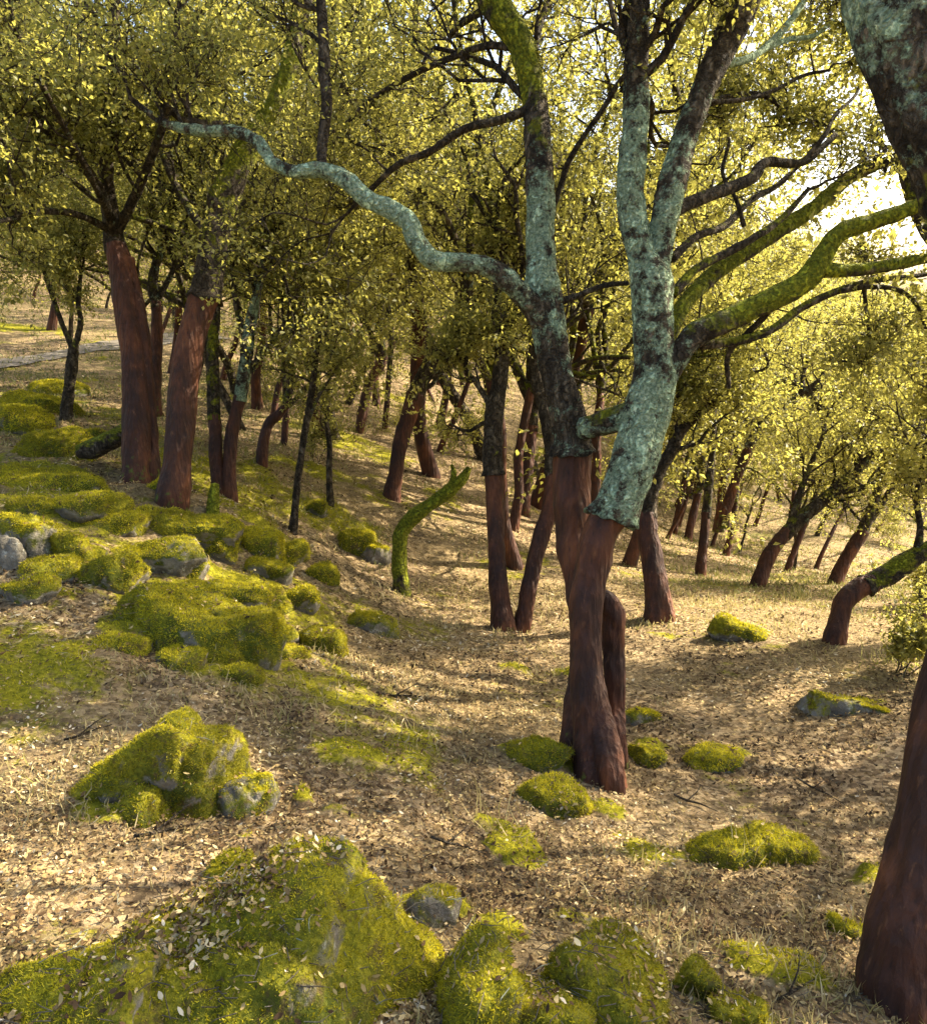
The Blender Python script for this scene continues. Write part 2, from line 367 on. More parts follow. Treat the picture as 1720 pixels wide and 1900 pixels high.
def tube(acc, pts, rad, sides, moss, lichen, disp=0.0, dscale=14., cap0=True, cap1=True, flute=0.0, jag=0.0):
    pts = np.asarray(pts, float); rad = np.asarray(rad, float); n = len(pts)
    if n < 2: return
    T = np.gradient(pts, axis=0); T /= np.linalg.norm(T, axis=1)[:, None] + 1e-9
    ref = np.array([0, 0, 1.]) if abs(T[0, 2]) < .85 else np.array([1., 0, 0])
    U = np.empty_like(T); u = np.cross(T[0], ref); u /= np.linalg.norm(u)
    for i in range(n):
        u = u - T[i] * (u @ T[i]); u /= np.linalg.norm(u) + 1e-9; U[i] = u
    Wv = np.cross(T, U)
    ang = np.linspace(0, 2 * np.pi, sides, endpoint=False)
    dirs = U[:, None] * np.cos(ang)[None, :, None] + Wv[:, None] * np.sin(ang)[None, :, None]
    L = np.concatenate([[0], np.cumsum(np.linalg.norm(np.diff(pts, axis=0), axis=1))])
    base = pts[:, None] + dirs * rad[:, None, None]
    R3 = np.repeat(rad[:, None], sides, 1)
    if disp or flute:
        cyl = np.stack([np.cos(ang)[None] * rad[:, None], np.sin(ang)[None] * rad[:, None], np.repeat(L[:, None], sides, 1) * .33], 2).reshape(-1, 3) + pts[0]
        d = 0
        if disp:
            rdg = 1 - 2 * np.abs(vnoise(cyl, dscale)) ; r2 = 1 - 2 * np.abs(vnoise(cyl, dscale * 2.3, 9))
            big = vnoise(base.reshape(-1, 3), 2.2 / max(rad.mean() * 4, .2), 4)
            d = d + disp * (.6 * rdg + .35 * r2 - .45) + rad.repeat(sides) * .09 * big
        if flute:
            fl = (.5 + .5 * np.sin(ang * 3 + 1.3) ) * .6 + (.5 + .5 * np.sin(ang * 5 + .4)) * .4
            d = d + (flute * np.exp(-L / .22)[:, None] * fl[None]).ravel()
        base = base + dirs * d.reshape(n, sides, 1)
    if jag:
        j = (vnoise(np.stack([np.cos(ang) * 2.5, np.sin(ang) * 2.5, np.full(sides, pts[0, 0])], 1), 1.3) * jag)
        for k, wt in ((0, 1.), (1, .6), (2, .3)):
            if k < n: base[k] += T[k] * (j * wt)[:, None] + dirs[k] * (.2 * rad[k] * (1 + .5 * np.sin(ang * 5)) * wt)[:, None]
    V = base.reshape(-1, 3)
    i, jx = np.meshgrid(np.arange(n - 1), np.arange(sides), indexing='ij')
    a = (i * sides + jx).ravel(); b = (i * sides + (jx + 1) % sides).ravel()
    Q = np.stack([a, b, b + sides, a + sides], 1)
    Tr = []
    nv = len(V); extra = []
    k = np.arange(sides)
    if cap1:
        extra.append(pts[-1] + T[-1] * rad[-1] * .35); c = nv + len(extra) - 1; o = (n - 1) * sides
        Tr.append(np.stack([o + k, o + (k + 1) % sides, np.full(sides, c)], 1))
    if cap0:
        extra.append(pts[0] - T[0] * rad[0] * .05); c = nv + len(extra) - 1
        Tr.append(np.stack([(k + 1) % sides, k, np.full(sides, c)], 1))
    if extra: V = np.vstack([V, np.array(extra)])
    m = np.broadcast_to(np.asarray(moss, float), (n,)) if np.ndim(moss) <= 1 else moss
    l = np.broadcast_to(np.asarray(lichen, float), (n,))
    # moss sits a little more on the upper side, where damp stays
    A = np.zeros((len(V), 2)); nz = dirs[..., 2].ravel()
    A[:n*sides, 0] = np.repeat(m, sides) + .12 * nz * (np.repeat(m, sides) > .1); A[:n*sides, 1] = np.repeat(l, sides)
    A[n*sides:] = [m[-1], l[-1]]
    acc.add(V, Q, np.vstack(Tr) if Tr else np.zeros((0, 3), int), A)

def norm(v): return v / (np.linalg.norm(v) + 1e-9)
def grow(rng, p, d, L, r, lvl, out, maxl=3, up=.10, wander=.34, kids=(3, 5)):
    n = 5 if lvl < maxl else 3; step = L / n
    pts = [p]; rad = [r]; dd = d
    for i in range(n):
        dd = norm(dd + rng.randn(3) * wander + np.array([0, 0, up]))
        p = p + dd * step; pts.append(p); rad.append(r * (1 - .62 * (i + 1) / n))
    out.append((np.array(pts), np.array(rad), lvl))
    if lvl < maxl:
        for k in range(rng.randint(kids[0], kids[1] + 1)):
            t = rng.uniform(.2, 1.0); f = t * n; i = min(int(f), n - 1); q = pts[i] + (pts[i+1] - pts[i]) * (f - i)
            ax = norm(np.cross(pts[i+1] - pts[i], rng.randn(3))); base = norm(pts[i+1] - pts[i])
            an = math.radians(rng.uniform(28, 68)); nd = norm(base * math.cos(an) + ax * math.sin(an))
            grow(rng, q, nd, L * rng.uniform(.5, .72), max(rad[i] * .62, .004), lvl + 1, out, maxl, up, wander, kids)

def build_foliage(rng, out, maxl, parent, loc, nt=7, lpt=7, leaf=.045, sides=(6, 5, 3, 3), moss=.15, lichen=.42, names=('branches', 'crown'), tl=(.14, .34), tone=.45):
    acc = Acc(); TS, TD, TL = [], [], []
    for (pts, rad, lvl) in out:
        P2, R2 = catmull(pts, rad, .10 if lvl == 0 else .16) if lvl < 2 else (pts, rad)
        tube(acc, P2, R2, sides[min(lvl, 3)], moss, lichen, cap0=False)
        if lvl >= maxl - 1:
            k = nt if lvl == maxl else nt // 2
            t = rng.uniform(.1, 1, k) * (len(pts) - 1); i = np.minimum(t.astype(int), len(pts) - 2); f = (t - i)[:, None]
            TS.append(pts[i] * (1 - f) + pts[i+1] * f)
            dv = pts[i+1] - pts[i]; dv /= np.linalg.norm(dv, axis=1)[:, None]
            d = dv * .7 + rng.randn(k, 3) * .75; TD.append(d / np.linalg.norm(d, axis=1)[:, None]); TL.append(rng.uniform(tl[0], tl[1], k))
    TS = np.vstack(TS); TD = np.vstack(TD); TL = np.concatenate(TL); N = len(TS)
    # twigs: three-sided, joined
    u = np.cross(TD, rng.randn(N, 3)); u /= np.linalg.norm(u, axis=1)[:, None]; w = np.cross(TD, u); r = .0022
    ring = [u * r, (-.5 * u + .87 * w) * r, (-.5 * u - .87 * w) * r]
    end = TS + TD * TL[:, None]
    V = np.concatenate([TS + ring[0], TS + ring[1], TS + ring[2], end])
    k = np.arange(N)
    Tt = [np.stack([k + j * N, k + ((j + 1) % 3) * N, k + 3 * N], 1) for j in range(3)]
    acc.add(V, np.zeros((0, 4), int), np.vstack(Tt), np.tile([0., .35], (len(V), 1)))
    bo = acc.build(names[0], M_BARK, parent, loc)
    # leaves
    t = np.tile(np.linspace(.15, 1.0, lpt), N); idx = np.repeat(np.arange(N), lpt); NL = N * lpt
    t = np.clip(t + rng.uniform(-.06, .06, NL), 0, 1)
    pos = TS[idx] + TD[idx] * (TL[idx] * t)[:, None]
    dirn = TD[idx] * .6 + rng.randn(NL, 3) * .8; dirn /= np.linalg.norm(dirn, axis=1)[:, None]
    up = np.array([0, 0, 1.]) + rng.randn(NL, 3) * .7
    side = np.cross(dirn, up); side /= np.linalg.norm(side, axis=1)[:, None] + 1e-9; nrm = np.cross(side, dirn)
    Ls = leaf * rng.uniform(.65, 1.3, NL); Ws = Ls * rng.uniform(.26, .36, NL)
    pos = pos + dirn * .006
    b = pos; l = pos + dirn * (Ls * .45)[:, None] + side * Ws[:, None] + nrm * (Ws * .35)[:, None]
    r_ = pos + dirn * (Ls * .45)[:, None] - side * Ws[:, None] + nrm * (Ws * .35)[:, None]
    tp = pos + dirn * Ls[:, None] - nrm * (Ls * .12)[:, None]
    V = np.concatenate([b, r_, tp, l]); k = np.arange(NL)
    Tt = np.concatenate([np.stack([k, k + NL, k + 2*NL], 1), np.stack([k, k + 2*NL, k + 3*NL], 1)])
    big = fbm(pos + loc, 1.4, 2); tn = np.clip(tone + .22 * big + rng.randn(NL) * .22, 0, 1)
    co = mesh_obj(names[1], V, Tt, M_LEAF, parent, {'tone': np.tile(tn, 4)}, False, loc)
    return bo, co, NL

NLEAF = 0
def hero(seed, label, base, stems, limbs=(), sprouts=None, D=None, leaf=.045, crown=True, group=None, name='cork_oak', cat='tree', tipL=1.5, tipn=3, lpt=7, nt=5, maxl=3, t0=.5, per=.6, branchL=1.0, moss=.42, lichen=.5, out_extra=None, sub=True, up=.16):
    """base: pixel of the foot. stems: stripped lower stems; limbs: barked limbs; every point is (px, py, width[, dD])."""
    global NLEAF
    rng = np.random.RandomState(seed)
    Db = D or ray_ground(base[0], base[1], H)
    foot = P(base[0], base[1], Db); foot[2] = H(foot[0], foot[1])[0]
    root = thing(name, label, cat, foot, group)
    WS = .87 if name == 'cork_oak' else 1.0
    def conv(pts):
        A = []; Rd = []
        for q in pts:
            dd = q[3] if len(q) > 3 else 0; A.append(P(q[0], q[1], Db + dd)); Rd.append(q[2] / 2 / F * (Db + dd) * WS)
        return np.array(A), np.array(Rd)
    def disp_for(r): return min(.014, r * .16)
    for s in stems:
        pts, opt = s if isinstance(s, tuple) and isinstance(s[-1], dict) else (s, {})
        A, Rd = conv(pts)
        if opt.get('root', True):
            A = np.vstack([A[0] + np.array([0, 0, -.22]), A]); Rd = np.concatenate([[Rd[0] * 1.15], Rd])
        px = Rd.max() * 2 * F / Db * .54; sides = int(np.clip(px * .9, 10, 90))
        Pt, Rr = catmull(A, Rd, max(Rd.mean() * .28, .018))
        acc = Acc(); 
        tube(acc, Pt, Rr, sides, np.interp(np.linspace(0, 1, len(Pt)), [0, .12, .3, 1], [.55, .42, .2, .1]) if 'moss' not in opt else opt['moss'], 0., disp=disp_for(Rd.mean()) * opt.get('dk', .9), dscale=9 / max(.35, Rd.mean() * 6), flute=1.35 * opt.get('flute', .25) * Rd[0] if opt.get('root', True) else 0)
        acc.build(opt.get('name', 'stripped_trunk'), M_STRIP, root, foot)
    allout = []
    for lb in limbs:
        pts, opt = lb if isinstance(lb, tuple) and isinstance(lb[-1], dict) else (lb, {})
        A, Rd = conv(pts)
        if opt.get('root', False):
            A = np.vstack([A[0] + np.array([0, 0, -.22]), A]); Rd = np.concatenate([[Rd[0] * 1.1], Rd])
        px = Rd.max() * 2 * F / Db * .54; sides = int(np.clip(px * 1.0, 7, 60))
        Pt, Rr = catmull(A, Rd, max(Rd.mean() * .25, .016))
        acc = Acc()
        ms = opt.get('moss', moss); ls = opt.get('lichen', lichen)
        if isinstance(ms, (list, tuple)): ms = np.interp(np.linspace(0, 1, len(Pt)), np.linspace(0, 1, len(ms)), ms)
        if isinstance(ls, (list, tuple)): ls = np.interp(np.linspace(0, 1, len(Pt)), np.linspace(0, 1, len(ls)), ls)
        tube(acc, Pt, Rr, sides, ms, ls, disp=disp_for(Rd.mean()) * opt.get('dk', 1.), dscale=13 / max(.3, Rd.mean() * 7), jag=opt.get('jag', 0), cap0=True)
        acc.build(opt.get('name', 'limb'), M_BARK, root, foot)
        if not crown: continue
        L = np.concatenate([[0], np.cumsum(np.linalg.norm(np.diff(Pt, axis=0), axis=1))])
        tt0 = opt.get('t0', t0); ns = opt.get('n', int(L[-1] * (1 - tt0) / per))
        for k in range(ns):
            t = rng.uniform(tt0, 1) * L[-1]; i = min(int(np.searchsorted(L, t)), len(Pt) - 2)
            tv = norm(Pt[i+1] - Pt[i]); ax = norm(np.cross(tv, rng.randn(3))); an = math.radians(rng.uniform(35, 75))
            d = norm(tv * math.cos(an) + ax * math.sin(an) + np.array([0, 0, .3]) + np.array(opt.get('bias', (0, 0, 0))))
            grow(rng, Pt[i], d, opt.get('bl', branchL) * rng.uniform(.6, 1.2), max(.006, min(Rr[i] * .45, .03)), 1, allout, maxl, up)
        for k in range(opt.get('tipn', tipn)):
            d = norm(norm(Pt[-1] - Pt[-3]) + rng.randn(3) * .45 + np.array([0, 0, .2]))
            grow(rng, Pt[-1] - norm(Pt[-1] - Pt[-3]) * Rr[-1], d, opt.get('tipL', tipL) * rng.uniform(.7, 1.2), max(.008, Rr[-1] * .75), 1, allout, maxl, up)
    if allout:
        _, _, n = build_foliage(rng, allout, maxl, root, foot, nt=nt, lpt=lpt, leaf=leaf, moss=moss * .8, lichen=lichen * .9)
        NLEAF += n
    return root

# ------------------------------------------------------------------ the trees one can tell apart
O = lambda **k: k
# the big forked cork oak in the middle
hero(1, 'largest cork oak, pale lichened fork above dark red stems, curvy branch reaching left', (1105, 1440), D=4.65,
 stems=[
  ([(1112,1440,92,-.02),(1098,1380,78),(1090,1300,70),(1088,1200,66),(1090,1100,72),(1106,1020,78),(1122,975,80),(1132,958,84)], O(flute=.55)),
  ([(1064,1395,66,.22),(1072,1300,52,.25),(1078,1200,44,.3),(1072,1100,54,.35),(1062,1000,70,.38),(1060,920,80,.38),(1062,830,84,.38)], O(flute=.4)),
  ([(1138,1370,52,.2),(1141,1310,38,.25),(1140,1250,44,.22),(1138,1200,44,.2),(1138,1165,50,.18),(1138,1142,52,.16),(1130,1122,46,.14),(1118,1108,36,.12),(1104,1098,20,.1)], O(flute=.3, name='side_stem', dk=1.3)),
  ([(1135,1450,46,-.15),(1128,1400,60,-.1),(1112,1330,56,-.02),(1100,1260,50,.02)], O(flute=.5, name='root_flare')),
 ],
 limbs=[
  ([(1136,966,96),(1150,930,104),(1168,880,102),(1188,810,98),(1202,760,96),(1213,700,90),(1214,640,86),(1212,580,84),(1206,520,88),(1190,470,64),(1176,410,58),(1170,330,58),(1180,220,56),(1180,110,52),(1184,0,48),(1190,-140,42),(1200,-300,34)], O(name='trunk', lichen=[.62,.68,.6,.62,.68,.66,.5,.52,.4,.3], moss=[.12,.1,.2,.1,.1,.1,.3,.35,.4,.4], jag=.03, t0=.55, n=8, bias=(0,.7,.2))),
  ([(1208,530,60),(1222,470,58),(1232,410,60),(1248,340,60),(1268,260,56),(1296,190,54),(1330,110,58),(1372,20,66),(1400,-90,60),(1430,-220,46)], O(lichen=[.62,.6,.5,.35,.3], moss=[.1,.15,.25,.5,.5], t0=.8, n=3, bias=(-.3,.5,.4))),
  ([(1060,842,92,.38),(1058,800,80,.36),(1042,730,66,.3),(1028,660,70,.3),(1018,600,76,.3),(1008,540,72,.3),(1002,460,62,.32),(1002,360,60,.35),(998,260,54,.35),(990,180,52,.38),(968,90,58,.4),(920,10,60,.4),(880,-70,52,.4),(840,-200,40,.4)], O(lichen=[.55,.5,.66,.62,.45,.3,.3,.2], moss=[.3,.25,.15,.2,.5,.65,.65,.6], jag=.03, t0=.55, n=8, bias=(0,.7,.2))),
  ([(1062,806,58,.36),(1078,796,46,.3),(1100,790,52,.2),(1140,778,54,.12),(1192,762,60,.05)], O(name='bridge_limb', lichen=[.75,.5,.75], moss=[.35,.5,.4], n=0, tipn=0)),
  # the curvy branch
  ([(1012,606,56,.28),(985,565,50,.22),(950,528,46,.15),(905,495,42,.1),(855,487,40,.05),(805,482,42,0),(775,450,42,0),(758,412,42,0),(722,388,40,0),(680,368,38,.02),(645,335,38,.05),(600,316,34,.08),(545,318,28,.1),(505,300,26,.15),(478,262,26,.2),(432,244,26,.3),(370,242,24,.35),(300,225,16,.4),(240,180,10,.4)], O(name='curvy_branch', lichen=[.55,.62,.66,.68,.62,.6,.5], moss=[.15,.1,.1,.1,.2,.3], t0=.6, n=3, bl=.45, tipn=2, tipL=.7, bias=(0,.8,.4))),
  ([(597,318,22,.08),(598,270,22,.1),(606,200,24,.1),(602,130,26,.12),(600,60,24,.12),(592,-40,20,.1)], O(lichen=.3, moss=.2, t0=.4, n=3, bl=.7)),
  # limb reaching right, green with moss, and its fork
  ([(1218,735,54),(1246,680,50),(1290,622,54),(1360,588,50),(1430,556,50),(1495,520,46),(1528,470,42),(1560,430,38),(1640,404,34),(1730,372,28),(1850,330,20)], O(lichen=[.6,.5,.15,.15,.2], moss=[.1,.45,.72,.72,.7,.65], t0=.75, n=1, bl=.4, tipn=2, tipL=.5)),
  ([(1512,500,34),(1570,502,28,.02),(1640,494,26,.05),(1730,478,22,.1),(1850,470,14,.2)], O(lichen=.3, moss=.6, t0=.7, n=0, bl=.5, tipn=1)),
  ([(1236,400,30),(1290,372,28,.05),(1345,352,26,.1),(1395,330,26,.15),(1420,302,20,.2),(1490,300,16,.3),(1550,250,12,.4)], O(lichen=.45, moss=.3, n=0, tipn=1, tipL=.3)),
  ([(1345,118,20,.02),(1385,110,16,.1),(1420,88,16,.2),(1450,58,16,.3),(1482,16,14,.4),(1500,-30,12,.5)], O(lichen=.7, moss=.1, t0=.8, n=1, bl=.4, tipn=1)),
  ([(1418,92,12,.2),(1460,74,12,.3),(1510,66,10,.4),(1545,38,8,.5)], O(lichen=.7, moss=.1, n=0, tipn=1, tipL=.3)),
  ([(1290,190,12,.1),(1370,186,10,.2),(1430,170,9,.3),(1490,140,8,.4),(1540,130,6,.4)], O(lichen=.4, moss=.2, t0=.5, n=0, tipn=1, tipL=.25)),
  ([(990,200,20,.35),(930,222,18,.4),(860,240,17,.5),(800,280,16,.6),(740,305,14,.7),(690,350,11,.8),(640,400,7,.9)], O(lichen=.1, moss=.15, t0=.35, n=4, bl=.5)),
  ([(962,90,16,.4),(900,86,15,.5),(830,110,14,.6),(760,142,13,.7),(690,185,11,.8),(630,240,8,.9)], O(lichen=.1, moss=.15, t0=.4, n=4, bl=.5)),
  ([(1174,130,10,.05),(1150,150,12,.15),(1120,200,12,.25),(1085,250,12,.35),(1055,300,13,.45),(1040,345,13,.5),(1018,410,12,.5)], O(lichen=.1, moss=.1, n=1, tipn=0, bl=.4)),
  ([(1232,640,40,.15),(1262,575,34,.25),(1310,520,34,.4),(1372,475,34,.5),(1440,430,34,.6),(1510,385,32,.7),(1575,330,28,.8),(1650,298,24,.9),(1740,270,18,1.)], O(lichen=.25, moss=.62, t0=.6, n=2, bl=.5, tipn=1, tipL=.5)),
  ([(1248,545,22,.1),(1290,500,19,.2),(1350,468,18,.3),(1400,440,16,.3),(1450,405,14,.4),(1500,350,10,.5)], O(lichen=.2, moss=.5, n=0, tipn=1, tipL=.4)),
  ([(1246,480,20,.1),(1290,440,17,.3),(1345,418,16,.5),(1392,372,14,.7),(1440,345,12,.9),(1490,300,9,1.)], O(lichen=.4, moss=.4, n=0, tipn=1, tipL=.3)),
  ([(1300,640,22,.1),(1370,632,20,.15),(1430,612,18,.2),(1480,575,17,.3),(1540,545,15,.4),(1620,520,13,.5),(1700,512,11,.6),(1790,490,8,.7)], O(lichen=.2, moss=.5, t0=.5, n=1, bl=.3, tipn=1, tipL=.4)),
  ([(1560,540,12,.4),(1612,532,11,.4),(1665,538,10,.4),(1700,565,9,.4),(1716,610,7,.4)], O(lichen=.1, moss=.3, n=0, tipn=1, tipL=.25)),
  ([(1600,522,9,.5),(1606,570,9,.5),(1612,620,8,.5),(1604,655,6,.5)], O(lichen=.1, moss=.2, n=1, bl=.2, tipn=1, tipL=.2)),
  ([(1448,545,16,.05),(1420,585,14,.1),(1380,625,13,.2),(1350,660,12,.3),(1352,720,10,.4)], O(lichen=.1, moss=.2, n=0, tipn=0)),
  ([(1300,200,16,.3),(1350,180,14,.4),(1410,176,13,.5),(1450,200,11,.6),(1475,235,8,.7)], O(lichen=.1, moss=.3, n=2, t0=.4, bl=.35, tipn=1, tipL=.3)),
  ([(1380,420,10,.4),(1365,370,9,.4),(1340,320,8,.5),(1352,260,7,.6),(1330,230,5,.7)], O(lichen=.2, moss=.2, n=1, bl=.3, tipn=1, tipL=.3)),
  ([(1490,300,12,.3),(1530,250,10,.3),(1548,215,9,.4),(1590,170,8,.5),(1600,110,6,.6)], O(lichen=.3, moss=.2, n=0, tipn=1, tipL=.25)),
  ([(1040,560,16,.3),(1080,545,13,.25),(1120,530,11,.2),(1165,525,10,.1)], O(lichen=.1, moss=.2, n=0, tipn=0)),
 ], leaf=.036, tipn=3, tipL=1.1, nt=5, lpt=6, moss=.25, lichen=.5)
# right foreground tree
hero(2, 'nearest tree, thick red-brown trunk at the right edge, grey bark leaning in overhead', (1668, 1990), D=2.65,
 stems=[([(1668,1990,178),(1670,1850,172),(1682,1740,166),(1704,1640,152),(1722,1540,142),(1738,1440,136),(1758,1330,132),(1785,1200,130),(1810,1080,134)], O(flute=.15, dk=.8))],
 limbs=[([(1806,1100,150),(1830,950,150),(1842,780,150),(1834,620,150),(1812,480,158),(1786,360,166),(1746,250,172),(1706,150,172),(1668,60,170),(1632,-40,165),(1590,-170,150),(1560,-330,120)], O(name='trunk', dk=1.6, lichen=[.3,.3,.40,.52,.66,.7], moss=[.3,.45,.5,.35,.2], t0=.85, n=2, bias=(.9,0,.4))),
  ([(1810,480,60),(1760,440,20,.3),(1715,420,14,.4)], O(n=0, tipn=0)),
  ([(1720,90,90,.05),(1790,0,90,.1),(1850,-100,80,.2),(1920,-260,60,.3)], O(lichen=.62, moss=.1, t0=.6, n=2))],
 leaf=.046, tipL=1.0, tipn=3, nt=8, lpt=6, up=.2)
# the leaning pair on the left
hero(3, 'leaning dark red trunk, right-hand one of the big pair at left, mossy bark above', (320, 932),
 stems=[([(322,932,66),(330,860,62),(336,780,60),(344,700,60),(358,620,58),(372,575,60),(380,545,62)], O(flute=.25))],
 limbs=[([(380,556,64),(390,500,58),(400,430,60),(420,360,62),(446,300,56),(470,255,50),(495,215,40),(520,170,36),(545,90,38),(562,0,40),(585,-110,34),(600,-260,26)], O(name='trunk', lichen=[.35,.3,.15,.3,.62,.62], moss=[.35,.5,.68,.6,.25,.3], jag=.03, t0=.88, n=3, bias=(0,.8,.2))),
  ([(476,262,30),(430,240,28,-.1),(350,225,22,-.2),(300,190,14,-.3)], O(lichen=.4, moss=.5, n=2, t0=.6, bl=.6, bias=(-.8,0,.2))),
  ([(398,440,24),(360,400,18,.2),(320,330,15,.5),(290,250,12,.8)], O(n=2, t0=.5, bias=(0,.6,0)))],
 leaf=.046, nt=4)
hero(4, 'upright dark trunk, left-hand one of the big pair at left, leafy crown in front', (252, 888),
 stems=[([(254,888,60),(256,820,58),(254,740,56),(248,650,56),(238,570,56),(226,500,52),(215,455,46)], O(flute=.25)),
        ([(282,868,34,.05),(284,820,26,.06),(278,740,24,.04),(270,650,26,.02),(256,560,28),(238,480,26)], O(flute=.2))],
 limbs=[([(216,468,44),(206,400,36),(196,320,32,-.2),(200,220,28,-.4),(210,100,26,-.6),(214,-20,24,-.7)], O(name='trunk', n=4, t0=.3, bias=(-.7,.3,0), moss=.4, lichen=.4)),
  ([(212,440,24),(185,350,22,-.5),(120,270,20,-1.0),(40,210,18,-1.6),(-60,160,14,-2.0)], O(n=7, t0=.25, bl=.7, moss=.3, bias=(-.8,.2,.1))),
  ([(214,440,22),(262,340,20,-.4),(300,240,18,-.8),(325,120,16,-1.3),(330,20,12,-1.6)], O(n=6, t0=.2, bl=.9)),
  ([(210,430,18),(150,400,16,-.5),(80,392,14,-1.1),(0,410,10,-1.6),(-60,400,8,-1.8)], O(n=6, t0=.2, bl=.7, bias=(-.6,.2,0))),
  ([(212,420,16),(170,330,14,-1.),(90,180,12,-1.9),(30,60,10,-2.4)], O(n=6, t0=.35, bl=.7, bias=(-.8,.2,.1)))],
 leaf=.046, nt=5, lpt=6, branchL=.7, tipL=1.1)
hero(5, 'dark thin trunk half hidden between the two big trunks at left', (288, 745), D=12.5,
 stems=[([(288,745,26),(290,680,24),(292,620,24),(290,560,22)], O())], limbs=[([(290,572,22),(284,520,20),(300,460,16),(320,400,14)], O(n=3, name='trunk')), ([(290,560,14),(318,510,12),(330,470,9)], O(n=2))], tipL=2.0, tipn=4)
hero(6, 'forked pair of slim stems, red below and green barked above, behind the leaning trunk', (415, 918),
 stems=[([(408,915,34),(402,860,28),(400,800,27),(398,770,27)], O(flute=.2)), ([(428,925,32),(426,870,28),(430,810,27),(440,760,27),(446,735,28)], O(flute=.2))],
 limbs=[([(398,780,27),(396,700,27),(396,620,24),(402,540,20),(395,450,16)], O(name='trunk', lichen=.35, moss=.5, t0=.7, n=2)), ([(446,745,28),(455,680,28),(462,620,26),(478,540,20),(490,460,16)], O(name='trunk', lichen=.6, moss=.3, n=2, t0=.6)),
  ([(460,640,16),(440,570,13),(432,500,10),(436,430,8)], O(n=1)), ([(455,700,14),(490,650,12),(530,600,9)], O(n=2))], tipL=1.4, tipn=3, branchL=.9)
hero(7, 'short bent dark red trunk arching right, on the slope behind the forked green stems', (490, 862),
 stems=[([(486,862,26),(490,820,24),(500,785,22),(522,765,20),(536,745,18)], O())], limbs=[([(532,750,18),(542,700,15),(540,640,13),(550,570,10)], O(n=3, name='trunk')), ([(534,755,12),(560,730,10),(590,700,8)], O(n=2))], tipL=1.5, branchL=.9)
hero(8, 'thin crooked stem standing alone in the sunlit litter left of centre', (545, 990),
 stems=[], limbs=[([(544,992,20),(549,930,16),(556,870,15),(566,800,15),(578,730,14),(590,640,11),(600,560,9)], O(root=True, moss=.2, lichen=.15, t0=.5, n=4, name='trunk')), ([(566,800,8),(590,740,7),(620,690,5)], O(n=2))], tipL=1.0, branchL=.6)
hero(9, 'very thin short stem rising behind the lone crooked stem', (612, 938),
 stems=[], limbs=[([(614,938,16),(611,880,14),(612,830,12),(606,770,11),(612,690,9),(600,600,8)], O(root=True, moss=.15, lichen=.1, n=3, t0=.45, name='trunk'))], tipL=1.1, branchL=.7)
hero(10, 'far small red trunk with pale right edge leaning right on the slope, upper middle', (668, 803),
 stems=[([(668,803,20),(674,760,22),(686,710,22),(704,680,24),(712,655,22)], O())], limbs=[([(710,664,20),(704,600,18),(716,540,14),(740,480,10)], O(n=3, name='trunk')), ([(705,680,12),(690,620,10),(660,570,8)], O(n=2))], tipL=2, tipn=4)
hero(11, 'brown trunk leaning right with two rising limbs, in the middle distance at centre', (726, 922),
 stems=[([(726,925,40),(734,880,30),(742,830,32),(756,780,36),(772,730,38)], O(flute=.35, moss=.3))], limbs=[([(768,742,38),(786,700,36),(806,665,34),(832,635,30),(852,590,24),(862,540,20),(850,470,14)], O(n=3, name='trunk', moss=.35, lichen=.2)), ([(790,700,22),(840,670,22),(890,635,20),(940,605,15),(990,560,10)], O(n=3, moss=.4)),
  ([(772,720,16),(800,715,10),(815,690,8)], O(n=0, tipn=1))], tipL=1.6, tipn=4)
hero(12, 'broken green mossy stem bent sharply to the right, without leaves', (745, 1102), crown=False,
 stems=[], limbs=[([(746,1102,40),(742,1060,33),(742,1015,31),(746,985,32),(768,958,32),(800,936,29),(832,912,28),(858,888,24),(870,868,12)], O(root=True, name='trunk', moss=[.45,.6,.85,.9,.9,.85], lichen=.1)),
  ([(826,918,20),(838,900,18),(842,878,12),(838,862,6)], O(moss=.85, lichen=.1, name='broken_stub'))])
hero(13, 'straight stripped trunk with grey-green bark above, left one of two standing close at centre', (932, 1168),
 stems=[([(934,1168,50),(928,1110,42),(922,1040,38),(920,980,38),(918,920,40),(916,872,42)], O(flute=.25))], limbs=[([(916,882,46),(914,830,44),(918,760,40),(928,700,32),(932,620,28),(926,540,24),(934,450,18)], O(name='trunk', lichen=.4, moss=.3, jag=.02, n=6, t0=.15, bl=.55)), ([(920,770,18),(890,720,12),(860,680,9)], O(n=2, bl=.5, tipL=.5))], tipL=1.3)
hero(14, 'stripped trunk leaning right into the big forked oak, right one of two standing close', (968, 1172),
 stems=[([(966,1172,38),(978,1110,36),(990,1050,35),(1006,990,36),(1020,940,34),(1026,880,32)], O())], limbs=[([(1026,890,34),(1022,820,32),(1008,750,30),(994,690,28),(990,600,24),(970,500,18)], O(name='trunk', n=3, t0=.5, lichen=.35, moss=.35))], tipL=1.3)
hero(15, 'reddish straight trunk in the distance, seen between the close pair and the big oak', (972, 942), D=13.5,
 stems=[([(970,942,30),(976,890,28),(982,830,28),(986,790,28)], O())], limbs=[([(986,800,28),(990,740,24),(984,680,20),(996,600,14)], O(name='trunk', n=3)), ([(986,760,14),(960,700,12),(940,650,8)], O(n=2))], tipL=1.8, tipn=4)
